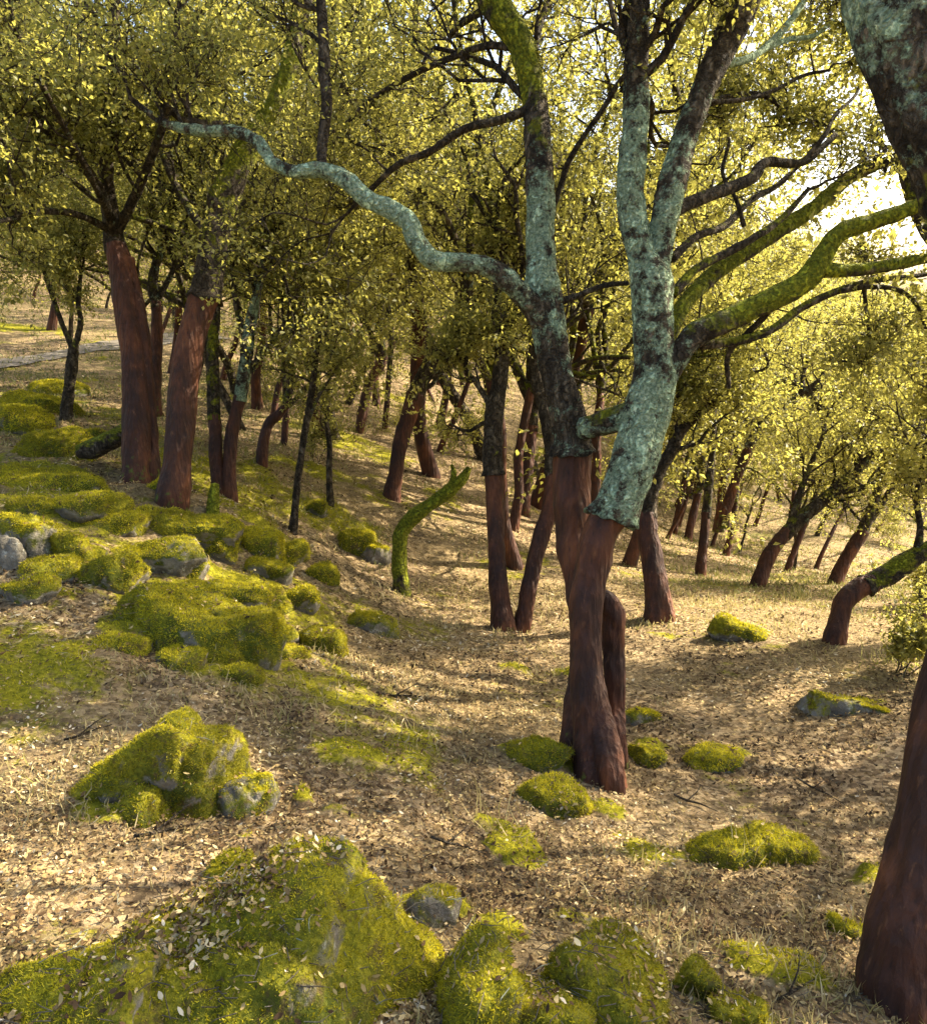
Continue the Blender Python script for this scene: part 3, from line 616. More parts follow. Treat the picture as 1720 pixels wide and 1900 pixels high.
hero(16, 'dark trunk curving up behind the big oak, just right of it', (1218, 1148),
 stems=[([(1222,1148,62),(1218,1100,50),(1210,1040,48),(1200,990,46),(1200,950,42)], O(flute=.4, dk=1.3))], limbs=[([(1200,960,42),(1206,915,36),(1224,870,30),(1246,835,26),(1264,800,22),(1300,765,18),(1340,735,14),(1400,690,10)], O(name='trunk', n=6, t0=.3, bl=.55, lichen=.15, moss=.25)), ([(1212,900,18),(1200,850,16),(1230,780,12),(1260,730,9)], O(n=3, bl=.5))], tipL=.8)
hero(17, 'low stump-like trunk with a mossy limb bending flat to the right edge', (1548, 1190), crown=True,
 stems=[([(1546,1192,46),(1556,1150,40),(1566,1115,44),(1592,1092,42),(1622,1080,40)], O(flute=.3))], limbs=[([(1606,1088,42),(1640,1070,44),(1672,1050,46),(1700,1032,40),(1740,1012,34),(1800,990,26),(1880,930,18)], O(name='limb', moss=[.5,.6,.5], lichen=.45, n=2, t0=.7, jag=.02)), ([(1700,1030,20),(1706,980,14),(1700,920,12),(1712,860,8)], O(n=2, bl=.5))], tipL=.9)
hero(18, 'thin reddish stem touching the right edge just past the low mossy limb', (1702, 1205), D=7.0,
 stems=[([(1702,1205,26),(1706,1160,24),(1714,1110,24),(1730,1060,22),(1750,1000,20)], O())], limbs=[([(1748,1010,20),(1760,920,16),(1770,820,12)], O(name='trunk', n=3))], tipL=1.2)
hero(19, 'slim dark straight trunk right of the curving one, middle distance', (1300, 1068),
 stems=[([(1298,1068,24),(1304,1010,20),(1310,950,20)], O())], limbs=[([(1310,960,20),(1316,890,18),(1322,830,14),(1324,760,12),(1330,680,9)], O(name='trunk', n=4)), ([(1314,920,10),(1290,870,8),(1280,810,6)], O(n=2))], tipL=1.6)
hero(20, 'thin sloping stem among the distant trees right of the slim straight trunk', (1346, 1030),
 stems=[([(1346,1030,16),(1358,980,14),(1364,930,13)], O())], limbs=[([(1363,940,13),(1368,870,12),(1364,800,10)], O(name='trunk', n=3))], tipL=1.8)
hero(21, 'long trunk leaning far to the right with dark leafy crown, middle of the right half', (1406, 1088),
 stems=[([(1404,1090,32),(1420,1045,30),(1440,1010,30),(1462,985,30)], O(flute=.3))], limbs=[([(1454,994,30),(1490,958,28),(1530,925,25),(1580,880,22),(1640,830,18),(1700,790,14)], O(name='trunk', n=8, t0=.2, bl=.9)), ([(1462,985,18),(1478,930,15),(1500,870,12),(1530,800,9)], O(n=4, t0=.3)), ([(1540,915,14),(1600,905,12),(1670,870,9)], O(n=3, t0=.3))], tipL=1.2)
hero(22, 'thin slanting stem just right of the long leaning trunk', (1462, 1052), D=14,
 stems=[([(1462,1052,14),(1478,1010,13),(1494,970,12)], O())], limbs=[([(1493,974,12),(1512,920,10),(1540,850,8)], O(name='trunk', n=4))], tipL=1.5)
hero(23, 'reddish forked trunk leaning right in front of the bright clearing at right', (1548, 1084),
 stems=[([(1546,1086,28),(1562,1050,27),(1582,1015,27),(1600,985,28)], O(flute=.3))], limbs=[([(1598,990,28),(1612,955,22),(1626,915,18),(1640,850,14)], O(name='trunk', n=4, t0=.3)), ([(1602,980,16),(1630,945,13),(1652,905,11),(1690,850,8)], O(n=3, t0=.3))], tipL=1.3)
hero(24, 'tall thin trunk reaching high, behind the right-hand shoulder of the big oak', (1338, 962), D=15,
 stems=[([(1334,964,20),(1342,900,20),(1350,830,20)], O())], limbs=[([(1350,840,20),(1356,760,18),(1352,680,16),(1346,600,12),(1356,500,9)], O(name='trunk', n=4, t0=.4)), ([(1354,730,10),(1380,690,9),(1420,660,7)], O(n=2))], tipL=1.5)
hero(25, 'distant trunk curving right into an arch over the leaning trees', (1348, 955), D=14,
 stems=[([(1344,955,22),(1358,910,21),(1374,865,22),(1394,820,22)], O())], limbs=[([(1388,832,22),(1412,785,22),(1430,760,20),(1462,750,16),(1496,720,14)], O(name='trunk', n=2)), ([(1430,760,16),(1436,715,14),(1470,708,14),(1505,735,13),(1540,765,11),(1580,790,8)], O(n=3, bl=.8))], tipL=1.3)
hero(26, 'left one of two small distant stems between the curving trunk and the slim straight trunk', (1250, 990),
 stems=[([(1250,990,14),(1260,940,13),(1270,890,13)], O())], limbs=[([(1269,900,13),(1278,840,11),(1290,780,9)], O(name='trunk', n=3))], tipL=2)
hero(27, 'right one of two small distant stems between the curving trunk and the slim straight trunk', (1276, 1002),
 stems=[([(1276,1002,18),(1284,960,17),(1296,915,16)], O())], limbs=[([(1295,920,16),(1306,850,13),(1300,780,10)], O(name='trunk', n=3))], tipL=2)
hero(28, 'small forked grey-green tree on the grassy slope at the far left', (124, 782),
 stems=[], limbs=[([(124,784,30),(128,730,24),(134,680,24),(138,640,22)], O(root=True, name='trunk', moss=.4, lichen=.3, tipn=0, n=0)), ([(137,650,14),(116,600,11),(100,555,10),(82,500,8),(70,440,6)], O(n=4, t0=.5, bl=.5)), ([(138,650,14),(150,600,12),(146,560,10),(152,500,8)], O(n=4, t0=.5, bl=.5))], tipL=.7)
hero(29, 'stubby mossy stump below the forked green stems', (397, 962), crown=False,
 stems=[], limbs=[([(397,964,26),(396,935,22),(398,915,20),(400,898,15)], O(root=True, name='stump', moss=.85, lichen=.2))], name='mossy_stump', cat='stump')
hero(30, 'dark mossy fallen log lying against the upright trunk at left', (165, 852), crown=False, D=8.2,
 stems=[], limbs=[([(146,838,26,0),(175,832,36,0),(205,818,34,0),(235,800,30,.1),(262,786,26,.3)], O(name='log_body', moss=.5, lichen=.35))], name='fallen_log', cat='log')
hero(31, 'tall slender grey stem left of centre with a high fork, behind the thin crooked stems', (530, 850), D=13,
 stems=[([(524,852,15),(530,790,15),(532,730,14)], O())], limbs=[([(532,740,15),(528,650,14),(540,560,12),(560,470,10)], O(name='trunk', n=3)), ([(530,680,9),(505,610,8),(500,540,6)], O(n=2))], tipL=1.6)
hero(32, 'thin far stem with pale bark beside the far small red trunk', (716, 800), D=18,
 stems=[([(714,800,12),(718,750,12),(722,690,12)], O())], limbs=[([(722,700,12),(726,620,11),(718,540,9)], O(name='trunk', n=3))], tipL=2)

# ------------------------------------------------------------------ mossy boulders
def icosphere(sub):
    import bmesh
    bm = bmesh.new(); bmesh.ops.create_icosphere(bm, subdivisions=sub, radius=1.0)
    v = np.array([p.co[:] for p in bm.verts]); f = np.array([[p.index for p in q.verts] for q in bm.faces]); bm.free()
    return v, f
_ICO = {k: icosphere(k) for k in (4, 5, 6)}
ROCKV, ROCKF, _rn = [], [], 0
TUFT_SRC = []
def rock(label, px, py, w, h, seed, depth=.8, tilt=0., moss=.62, yaw=0., sub=5, bury=.25, p=28, tuft=1.0, name='mossy_rock', lean=0., dz=0.0, D=None, group=None, planes=None):
    """px, py: centre of the visible foot; w, h: visible size, all in photograph pixels."""
    global _rn
    rng = np.random.RandomState(seed)
    D = D or ray_ground(px, py, H)
    foot = P(px, py, D); sx = 1.12 * w / F * D / 2; sz = h / F * D * .78; sy = sx * depth
    c = foot + np.array([0, sy * .55, 0]); c[2] = H(c[0], c[1])[0] - sz * bury + dz
    v, f = _ICO[sub]
    N = rng.randn(9, 3); N /= np.linalg.norm(N, axis=1)[:, None]; N = np.vstack([N, [[0, 0, 1], [.1, .2, -1]]])
    off = rng.uniform(.66, 1.0, len(N)); off[-2] = .85
    if planes is not None:
        N = np.array([q_[:3] for q_ in planes], float); N /= np.linalg.norm(N, axis=1)[:, None]; off = np.array([q_[3] for q_ in planes]); N = np.vstack([N, rng.randn(5, 3) + [0, 0, -.6]]); N /= np.linalg.norm(N, axis=1)[:, None]; off = np.append(off, [1.0] * 5)
    dots = np.maximum(v @ N.T, 1e-4) / off
    r = (dots ** p).sum(1) ** (-1 / (p * 1.0))
    r = np.minimum(r, 1.25)
    q = v * r[:, None]
    q = q * np.array([sx, sy, sz * (1 + bury)])
    s = max(sx, sz)
    wp = q + c
    q = q + v * (.11 * s * fbm(wp, 1.5 / s, 3, 3) - .05 * s * (1 - np.abs(fbm(wp, 1.8 / s, 3, 21)) * 5).clip(0, 1) + .06 * s * fbm(wp, 5 / s, 4, 8) + .014 * fbm(wp, 26, 3, 4))[:, None]
    ct, st = math.cos(tilt), math.sin(tilt); Rt = np.array([[ct, 0, st], [0, 1, 0], [-st, 0, ct]])
    cy, sy_ = math.cos(yaw), math.sin(yaw); Ry = np.array([[cy, -sy_, 0], [sy_, cy, 0], [0, 0, 1]])
    cl, sl = math.cos(lean), math.sin(lean); Rl = np.array([[1, 0, 0], [0, cl, -sl], [0, sl, cl]])
    q = q @ Rt.T @ Rl.T @ Ry.T
    # vertex normals for the moss weight
    fn = np.cross(q[f[:, 1]] - q[f[:, 0]], q[f[:, 2]] - q[f[:, 0]]); nv = np.zeros_like(q)
    for k in range(3): np.add.at(nv, f[:, k], fn)
    nv /= np.linalg.norm(nv, axis=1)[:, None] + 1e-12
    mw = moss + .03 + .20 * nv[:, 2] + .22 * fbm(q + c, 4, 3, 6) - .12 * (nv[:, 2] < -.1)
    foot3 = np.array([c[0], c[1], H(c[0], c[1])[0]])
    o = mesh_obj(name, q + c, f, M_ROCK, None, {'moss': mw}, True, foot3)
    o.location = foot3; o['label'] = label; o['category'] = 'rock'
    if group: o['group'] = group
    ROCKV.append(q + c); ROCKF.append(f + _rn); _rn += len(q)
    fc = (q + c)[f].mean(1); area = np.linalg.norm(fn, axis=1) / 2; fnn = fn / (2 * area[:, None] + 1e-12)
    ok = (mw[f].mean(1) > .55) & (fc[:, 2] > H(fc[:, 0], fc[:, 1]) - .02) & (fnn @ norm(-c + np.array([0, 0, CAMZ])) > -.45)
    TUFT_SRC.append((fc[ok], fnn[ok], area[ok], (q + c)[f[ok]], D, tuft, foot3, o, mw[f].mean(1)[ok]))
    return o
# foreground
rock('huge mossy boulder filling the bottom left, grey stone showing on its shoulder', 465, 1965, 840, 430, 21, .78, .0, .62, sub=6, bury=.55, p=18, dz=.02,
     planes=[(-.22,-.2,.9,.66),(.15,-.1,1,.68),(.80,-.30,.62,.60),(.25,-.8,.6,.74),(.6,.6,.4,.9),(-.5,.7,.6,.8),(-1,0,.2,.98),(.6,-.6,.7,.80)])
rock('low mossy shelf of the huge boulder running down to the bottom left corner', 60, 1950, 420, 150, 22, .8, -.12, .60, sub=6, bury=.5, p=14, planes=[(-.35,-.2,.9,.6),(.1,-.5,.9,.75),(0,.8,.5,.8),(-1,0,.3,.9),(1,0,.3,.9),(0,-1,.3,.9)])
rock('mossy boulder squeezed between the huge boulder and the twin-lobed yellow one', 875, 1930, 215, 290, 23, 1.3, .15, .72, sub=5, bury=.5, p=6)
rock('left lobe of yellow mossy stone at the bottom, rounded, in front of the bright litter', 1000, 1940, 170, 215, 24, 1.1, .1, .72, sub=5, bury=.5, p=6)
rock('right lobe of yellow mossy stone at the bottom, long and sloping to the right', 1100, 1945, 260, 215, 25, 1.2, .35, .72, sub=5, bury=.5, p=6)
rock('small dark mossy stone just behind the huge boulder, with a yellow edge', 432, 1640, 90, 60, 26, .9, .1, .62, sub=4)
rock('dark bare-topped stone nestled right of the huge boulder', 812, 1715, 95, 60, 27, .9, .25, .45, sub=4)
# left middle
rock('big tilted green slab with a sharp top ridge, left of the photo middle', 262, 1500, 400, 400, 28, .8, 0, .66, sub=6, bury=.3, p=26,
     planes=[(-.42,.15,.85,.46),(.1,.1,1,.60),(-.28,-.75,.55,.62),(.95,-.25,.25,.72),(.45,-.75,.35,.74),(.3,.7,.6,.7),(-1,-.2,.1,.95)])
rock('low dark mossy stone at the right foot of the tilted slab', 450, 1500, 110, 110, 29, 1.0, .2, .52, sub=5)
rock('yellow-green stone at the left foot of the tilted slab', 250, 1520, 90, 70, 30, 1.0, 0, .66, sub=4)
rock('long green mossy ridge of rock above the tilted slab', 320, 1195, 230, 95, 31, .8, .32, .66, sub=5, p=30)
rock('blocky mossy rock right of the green ridge, its dark side towards the viewer', 425, 1200, 150, 110, 32, .9, .05, .55, sub=5, p=30)
rock('square green mossy stone in half shade at the end of the rocky ridge', 580, 1205, 90, 60, 33, .9, .1, .62, sub=4)
rock('little bright yellow mossy stone below the square green one', 530, 1222, 60, 26, 34, .9, .1, .7, sub=4)
rock('flat mossy slab with a bright upper edge over a dark face', 370, 1115, 190, 46, 35, .7, .08, .66, sub=5, p=30)
rock('mossy slab with its dark striped face, below the leaning trunk', 275, 1055, 150, 70, 36, .6, .03, .56, sub=5, p=30)
rock('steep yellow mossy wedge of rock left of the striped slab', 195, 1080, 90, 90, 37, .9, .55, .72, sub=5, p=30)
rock('large flat-topped boulder near the left edge, moss on top and grey side', 62, 1020, 115, 95, 38, .8, 0, .48, sub=5, p=16, bury=.2)
rock('pale grey rounded stone at the left edge below the flat-topped boulder', 8, 1045, 55, 70, 39, .9, 0, .25, sub=4)
rock('long low mossy ledge in front of the upright trunk at left', 100, 905, 230, 52, 40, .5, .02, .66, sub=5, p=30)
rock('humped bright green rock left of the fallen log', 92, 842, 110, 62, 41, .8, -.05, .74, sub=5, p=10)
rock('green mossy bank stone on the far left above the humped rock', 20, 800, 120, 44, 42, .7, .05, .7, sub=4)
rock('mossy rock with a sloping right shoulder below the small forked tree', 50, 768, 130, 56, 43, .7, .25, .66, sub=4)
rock('long mossy rock right below the leaning trunk, sloping down to the right', 345, 998, 170, 48, 44, .6, .22, .62, sub=5, p=30)
rock('mossy rock cluster end, rounded, with yellow top left of the lone crooked stem', 475, 1030, 100, 56, 45, .9, .2, .6, sub=5)
rock('low dark mossy stone right of the rock cluster end', 500, 1075, 90, 44, 46, .8, .15, .52, sub=4)
rock('small wedge-shaped mossy stone below the rock cluster', 480, 1118, 90, 40, 47, .8, .25, .6, sub=4)
rock('small bright yellow mossy stone alone on the litter left of centre', 592, 1072, 56, 32, 48, .8, -.15, .75, sub=4)
rock('angular green mossy stone with a pointed top, left of the broken mossy stem', 655, 1018, 75, 40, 49, .8, -.05, .68, sub=4, p=30)
rock('grey-sided mossy stone leaning against the angular green one', 690, 1040, 50, 46, 50, .8, .3, .5, sub=4)
rock('small yellow-topped stone beside the foot of the lone crooked stem', 585, 950, 48, 28, 51, .8, 0, .72, sub=4)
rock('dark wedge stone lying flat below the broken mossy stem', 690, 1170, 100, 36, 52, .8, .2, .5, sub=4, p=30)
# centre, right
rock('mossy stone at the left foot of the big oak', 1010, 1425, 100, 44, 53, .8, .05, .66, sub=5)
rock('bright mossy stone with a sloping top just below the big oak', 1020, 1505, 120, 46, 54, .8, .3, .72, sub=5)
rock('rounded mossy stone at the right foot of the big oak', 1200, 1418, 62, 48, 55, .8, .3, .62, sub=4)
rock('dark stone behind the right foot of the big oak', 1190, 1338, 70, 34, 56, .8, .3, .5, sub=4)
rock('mossy block with a dark front and a long yellow tail, right of the big oak', 1345, 1600, 130, 76, 57, .8, .12, .62, sub=5, p=30)
rock('yellow mossy tail stone joined to the dark-fronted block', 1450, 1600, 120, 44, 58, .7, .22, .74, sub=5)
rock('pair of small mossy stones in the leaf litter between the oak and the shaded ground', 1330, 1425, 110, 28, 59, .7, .1, .6, sub=4)
rock('low grey slab at right with a green mossy crest running down to the nearest trunk', 1600, 1325, 210, 64, 60, .5, 0, .40, sub=5, p=30, name='grey_rock', planes=[(.42,.1,.9,.45),(-.2,-.9,.25,.55),(-1,0,.3,.8),(1,0,.3,.95),(0,1,.4,.6)])
rock('small yellow mossy stone near the bottom, right of the twin-lobed stones', 1300, 1848, 90, 40, 61, .8, .1, .74, sub=4)
rock('mossy stone cut by the bottom edge near the right trunk', 1385, 1910, 110, 60, 62, .8, .1, .72, sub=5)
rock('mossy wedge sloping right in the shade beyond the big oak', 1375, 1185, 110, 34, 63, .5, .38, .66, sub=4)
rock('small dark stone in the shade at the foot of the nearest trunk', 1570, 1735, 60, 26, 64, .8, .1, .55, sub=4)
EXTRA = [(150,960,110,34,'flat mossy stone between the flat-topped boulder and the leaning trunk'),(215,985,90,30,'narrow mossy ledge stone above the striped slab'),(130,1040,70,40,'mossy stone tucked right of the flat-topped boulder'),(90,1075,80,34,'bright low stone below the flat-topped boulder'),
 (330,1060,90,40,'mossy stone right of the striped slab'),(400,1030,80,44,'angular mossy stone between the long slope rock and the rock cluster end'),(440,1150,90,36,'low stone between the flat bright-edged slab and the blocky rock'),(260,1150,110,44,'mossy shoulder stone left of the green ridge'),
 (220,1205,90,34,'half-buried stone at the lower left of the green ridge'),(340,1235,80,30,'dark half-buried stone at the foot of the green ridge'),(495,1180,70,40,'mossy stone wedged between the blocky rock and the square one'),(430,1260,70,26,'small stone below the blocky mossy rock'),
 (545,1120,60,28,'low mossy stone above the square green one'),(60,955,80,26,'thin mossy slab just above the flat-topped boulder'),(20,900,70,30,'mossy stone at the left edge beside the long ledge'),(170,820,60,26,'small mossy stone in front of the fallen log'),(40,1110,90,30,'mossy stone low at the left edge below the pale grey one'),
 (410,1400,60,44,'mossy stone leaning on the right side of the tilted slab'),(200,1450,70,36,'small stone at the left side of the tilted slab'),(90,730,90,26,'low mossy outcrop behind the small forked tree'),(530,1040,60,30,'small mossy stone right of the rock cluster end'),(300,910,70,24,'mossy stone between the two big left trunks')]
for k, (px, py, w, h, lab) in enumerate(EXTRA):
    rock(lab, px, py, w * 1.1, h * 1.15, 400 + k, .8, [-.15, .1, .25, 0][k % 4], [.62, .55, .68][k % 3], sub=4, group='half-buried mossy stones of the left bank')
BVH_R = BVHTree.FromPolygons([tuple(p) for p in np.vstack(ROCKV)], [tuple(int(i) for i in t) for t in np.vstack(ROCKF)])

# ------------------------------------------------------------------ the wood behind: repeated trees, each a thing
def variant(seed, hgt, lean, spread, stripped=True, leafn=(5, 7), leaf=.060):
    rng = np.random.RandomState(seed)
    root = thing('cork_oak', 'x', 'tree', (0, 0, 0))
    r0 = .078 * hgt / 7 * rng.uniform(.8, 1.15)
    hs = hgt * rng.uniform(.26, .36)
    d = norm(np.array([lean * rng.uniform(.6, 1.2), rng.uniform(-.2, .2), 1.]))
    pts = [np.array([0, 0, -.25]), np.array([0, 0, 0.])]; n = 4
    for i in range(n):
        d = norm(d + np.array([rng.uniform(-.25, .25), rng.uniform(-.25, .25), .05])); pts.append(pts[-1] + d * hs / n)
    rad = [r0 * 1.35, r0 * 1.2] + [r0 * (1 - .05 * i) for i in range(n)]
    A, Rr = catmull(pts, rad, .12); acc = Acc(); tube(acc, A, Rr, 12, .15, .1, disp=.008, dscale=10, flute=.03)
    acc.build('trunk', M_STRIP if stripped else M_BARK, root, (0, 0, 0))
    out = []
    nl = rng.randint(3, 5); a0 = rng.uniform(0, 6.28)
    for k in range(nl):
        az = a0 + k * 6.283 / nl + rng.uniform(-.4, .4)
        dd = norm(d + np.array([math.cos(az), math.sin(az), 0]) * spread * rng.uniform(.6, 1.1) + np.array([lean * .5, 0, 0]))
        p = pts[-1] - d * .05; L = hgt * rng.uniform(.5, .68); m = 7; P_ = [p]; R_l = [r0 * .7]; q = dd
        for i in range(m):
            q = norm(q + rng.randn(3) * .32 + np.array([0, 0, .12])); P_.append(P_[-1] + q * L / m); R_l.append(r0 * .68 * (1 - .72 * (i + 1) / m))
        A, Rr = catmull(P_, R_l, .15); acc = Acc(); tube(acc, A, Rr, 9, .52, .5, disp=.008, dscale=12); acc.build('limb', M_BARK, root, (0, 0, 0))
        for j in range(rng.randint(5, 8)):
            t = rng.uniform(.5, 1) * m; i = min(int(t), m - 1); s = P_[i] + (P_[i+1] - P_[i]) * (t - i)
            ax = norm(np.cross(q, rng.randn(3))); an = math.radians(rng.uniform(35, 80)); b = norm(P_[i+1] - P_[i])
            grow(rng, s, norm(b * math.cos(an) + ax * math.sin(an) + np.array([0, 0, .1])), hgt * rng.uniform(.15, .25), R_l[i] * .45, 1, out, 3, .04, .34, (3, 4))
    build_foliage(rng, out, 3, root, np.zeros(3), nt=leafn[0], lpt=leafn[1], leaf=leaf, sides=(7, 5, 4, 3), moss=.4, lichen=.4, tl=(.18, .42), tone=.52)
    return root
VARS = [variant(101, 7.2, .25, .8), variant(102, 8.2, .1, .9), variant(103, 6.4, .45, .8), variant(104, 7.6, -.1, 1.0), variant(105, 8.6, .2, .7, False), variant(106, 6.8, .3, 1.1), variant(107, 5.8, .15, .9, False)]
LOOK = ['stout stripped', 'tall stripped', 'strongly leaning stripped', 'spreading stripped', 'tall grey-barked', 'broad-crowned stripped', 'short grey-barked']
USED = set()
def plant(vi, x, y, rz, s, label, group):
    src = VARS[vi]; first = vi not in USED; USED.add(vi)
    if first: r = src
    else:
        r = src.copy(); C.objects.link(r)
        for ch in list(src.children):
            c = ch.copy(); C.objects.link(c); c.parent = r
    r.location = (float(x), float(y), float(H(x, y)[0])); r.rotation_euler = (0, 0, rz); r.scale = (s, s, s)
    r['label'] = label; r['group'] = group; r['category'] = 'tree'
    return r
rng = np.random.RandomState(5)
placed = []
hp = [tuple(o.location[:2]) for o in C.objects if o.type == 'EMPTY' and o.get('category') == 'tree' and o not in VARS]
def proj(x, y, z):
    z = z - CAMZ; d = y * math.cos(PITCH) - z * math.sin(PITCH); yc = -(z * math.cos(PITCH) + y * math.sin(PITCH))
    return 860 + F * x / d, 950 + F * yc / d, d
def ok(x, y, md):
    return all((x - a) ** 2 + (y - b) ** 2 > md * md for a, b in placed) and all((x - a) ** 2 + (y - b) ** 2 > (md * .75) ** 2 for a, b in hp)
tries = 0
ZONES = [(0, 'beyond the left edge above the path', 'cork oaks on the far left slope'), (260, 'on the grassy slope behind the upright trunk', 'cork oaks on the far left slope'),
 (420, 'behind the leaning trunk at left', 'cork oaks on the far left slope'), (560, 'behind the forked green stems', 'cork oaks in the middle of the wood'), (700, 'behind the thin crooked stems', 'cork oaks in the middle of the wood'),
 (860, 'behind the broken mossy stem', 'cork oaks in the middle of the wood'), (1000, 'behind the two close stripped trunks', 'cork oaks in the middle of the wood'), (1160, 'right behind the big forked oak', 'cork oaks in the middle of the wood'),
 (1290, 'just right of the big forked oak', 'cork oaks in the hollow at right'), (1430, 'under the mossy limb reaching right', 'cork oaks in the hollow at right'), (1580, 'beyond the long leaning trunk', 'cork oaks in the hollow at right'),
 (1740, 'above the low mossy limb at the right edge', 'cork oaks in the hollow at right'), (9999, 'beyond the right edge down the slope', 'cork oaks in the hollow at right')]
while len(placed) < 238 and tries < 60000:
    tries += 1
    D = 10 + 50 * rng.rand() ** 1.25; px = rng.uniform(-350, 2100); x = (px - 860) / F * D; y = D * .97
    md = 1.1 + .022 * D
    if not ok(x, y, md): continue
    u, v, d = proj(x, y, H(x, y)[0])
    if d < 9: continue
    if u < 260 and v > 640 : continue              # open grassy slope at far left
    if u < 320 and D < 30 and rng.rand() < .9: continue
    if 420 < u < 900 and v > 850: continue         # open litter in the hollow
    if u > 1180 and v > 1000: continue
    if 1560 < u < 1760 and 890 < v < 1060: continue    # bright clearing
    if u > 1330 and D > 30 and rng.rand() < .35: continue
    placed.append((x, y))
    vi = rng.randint(len(VARS)); far = 'far' if D > 38 else ('distant' if D > 22 else 'nearer')
    for lim, where, g in ZONES:
        if u < lim: break
    plant(vi, x, y, rng.uniform(-.9, .9) if u > 1100 else rng.uniform(0, 6.28), rng.uniform(.75, 1.1), '%s %s cork oak %s' % (far, LOOK[vi], where), g)
# trees outside the frame that stand nearer: they give the dappled light and fill the wood's edge
SIDE = [(12.5,4.0),(14,9),(8.6,-2.5),(12,-1),(17,5),(16,0),(-6.5,4.5),(-8,9),(-9,1),(-4.5,-4),(2,-6),(7,-6),(-10,14),(20,9),(19,14),(23,3),(14,14)]
for k, (x, y) in enumerate(SIDE):
    plant(k % len(VARS), x, y, rng.uniform(-.8, .8), rng.uniform(.65, .9), LOOK[k % len(VARS)] + ' cork oak standing outside the photo beside the clearing', 'cork oaks around the clearing')

print('PLACED', len(placed), tries)
# taller trees behind the big forked oak and on the left, then unseen ones added sunward to shade the ground
for k, (px, D, sc) in enumerate([(800,14,1.35),(900,17,1.6),(1000,14,1.6),(1090,13.5,1.25),(1040,20,1.6),(700,21,1.3),(860,27,1.4),(1210,17,1.1),(620,15,1.1),(480,17,1.2),(330,20,1.2),(960,33,1.5),(760,34,1.5),(1140,30,1.4),(120,24,1.2),(-40,18,1.2),(-160,12,1.0),(540,26,1.4),(1290,22,.95),(1600,19,.8),(1460,24,.9)]):
    q = P(px, 800, D); x, y = q[0], q[1]
    plant((k * 3 + 1) % len(VARS), x, y, rng.uniform(0, 6.28), sc, 'big %s cork oak rising %s' % (LOOK[(k * 3 + 1) % len(VARS)], ['behind the curvy branch', 'between the two upper limbs of the forked oak', 'above the path', 'over the hollow'][0 if 400 < px < 960 else 1 if 900 < px < 1300 else 2 if px < 500 else 3]), 'tall cork oaks rising behind')
for k, (x, y) in enumerate([(8.6,4.4),(11,13),(5.2,5.5),(10.6,9.6),(6.6,8.0)]):
    plant((k * 2 + 3) % len(VARS), x, y, rng.uniform(-.8, .8), (.8, .8, 1.25, .9, .8)[k], LOOK[(k * 2 + 3) % len(VARS)] + ' cork oak added unseen past the right edge to shade the ground', 'cork oaks around the clearing')
for k in range(60):
    D = rng.uniform(14, 30); px = rng.uniform(1230, 1760); x = (px - 860) / F * D; y = D * .97
    if not ok(x, y, 1.0) or (1570 < px < 1700 and D < 20): continue
    placed.append((x, y)); vi = (2, 5, 6, 0)[k % 4]
    plant(vi, x, y, rng.uniform(-.7, .7), rng.uniform(.5, .72), 'thin young %s cork oak %s' % (LOOK[vi], 'behind the slim straight trunk' if px < 1400 else 'beyond the long leaning trunk' if px < 1580 else 'above the low mossy limb'), 'thin young cork oaks in the hollow at right')
plant(1, 4.9, 6.9, 0.3, 1.2, 'tall stripped cork oak added unseen outside the right edge to shade the left foreground', 'cork oaks around the clearing')  # unseen tree added so its crown shades the left foreground
plant(3, 5.9, 6.1, 2.4, 1.25, 'spreading stripped cork oak added next to a taller one, outside the right edge, for shade', 'cork oaks around the clearing')  # also added out of view, its crown overlapping to deepen that shade
same = {}
for o in C.objects:
    if o.type == 'EMPTY' and o.get('category') == 'tree' and o.get('group') != 'cork oaks around the clearing': same.setdefault(o['label'], []).append(o)
for lab, os_ in same.items():
    if 2 <= len(os_) <= 4 and len(lab.split()) <= 13:
        os_.sort(key=lambda o: o.location.x / max(o.location.y, .1))
        for o, w in zip(os_, {2: ('left one', 'right one'), 3: ('left one', 'middle one', 'right one'), 4: ('leftmost', 'second from left', 'third from left', 'rightmost')}[len(os_)]): o['label'] = lab + ', ' + w

# ------------------------------------------------------------------ moss cushions, fallen leaves, grass
def blades(name, pos, nrm, length, width, tone, mat, parent=None, loc=None, spread=.55, rng=None, bend=.4):
    N = len(pos); d = nrm + rng.randn(N, 3) * spread; d /= np.linalg.norm(d, axis=1)[:, None]
    s = np.cross(d, rng.randn(N, 3)); s /= np.linalg.norm(s, axis=1)[:, None]
    b2 = d + rng.randn(N, 3) * bend; b2 /= np.linalg.norm(b2, axis=1)[:, None]
    w = width[:, None]; l = length[:, None]
    V = np.concatenate([pos - s * w, pos + s * w, pos + d * l * .55 + s * w * .75, pos + d * l * .55 - s * w * .75, pos + d * l * .55 + b2 * l * .5])
    k = np.arange(N); Q = np.stack([k, k + N, k + 2*N, k + 3*N], 1); T = np.stack([k + 3*N, k + 2*N, k + 4*N], 1)
    return mesh_obj(name, V, [Q, T], mat, parent, {'tone': np.tile(tone, 5)}, False, loc)
rng = np.random.RandomState(77)
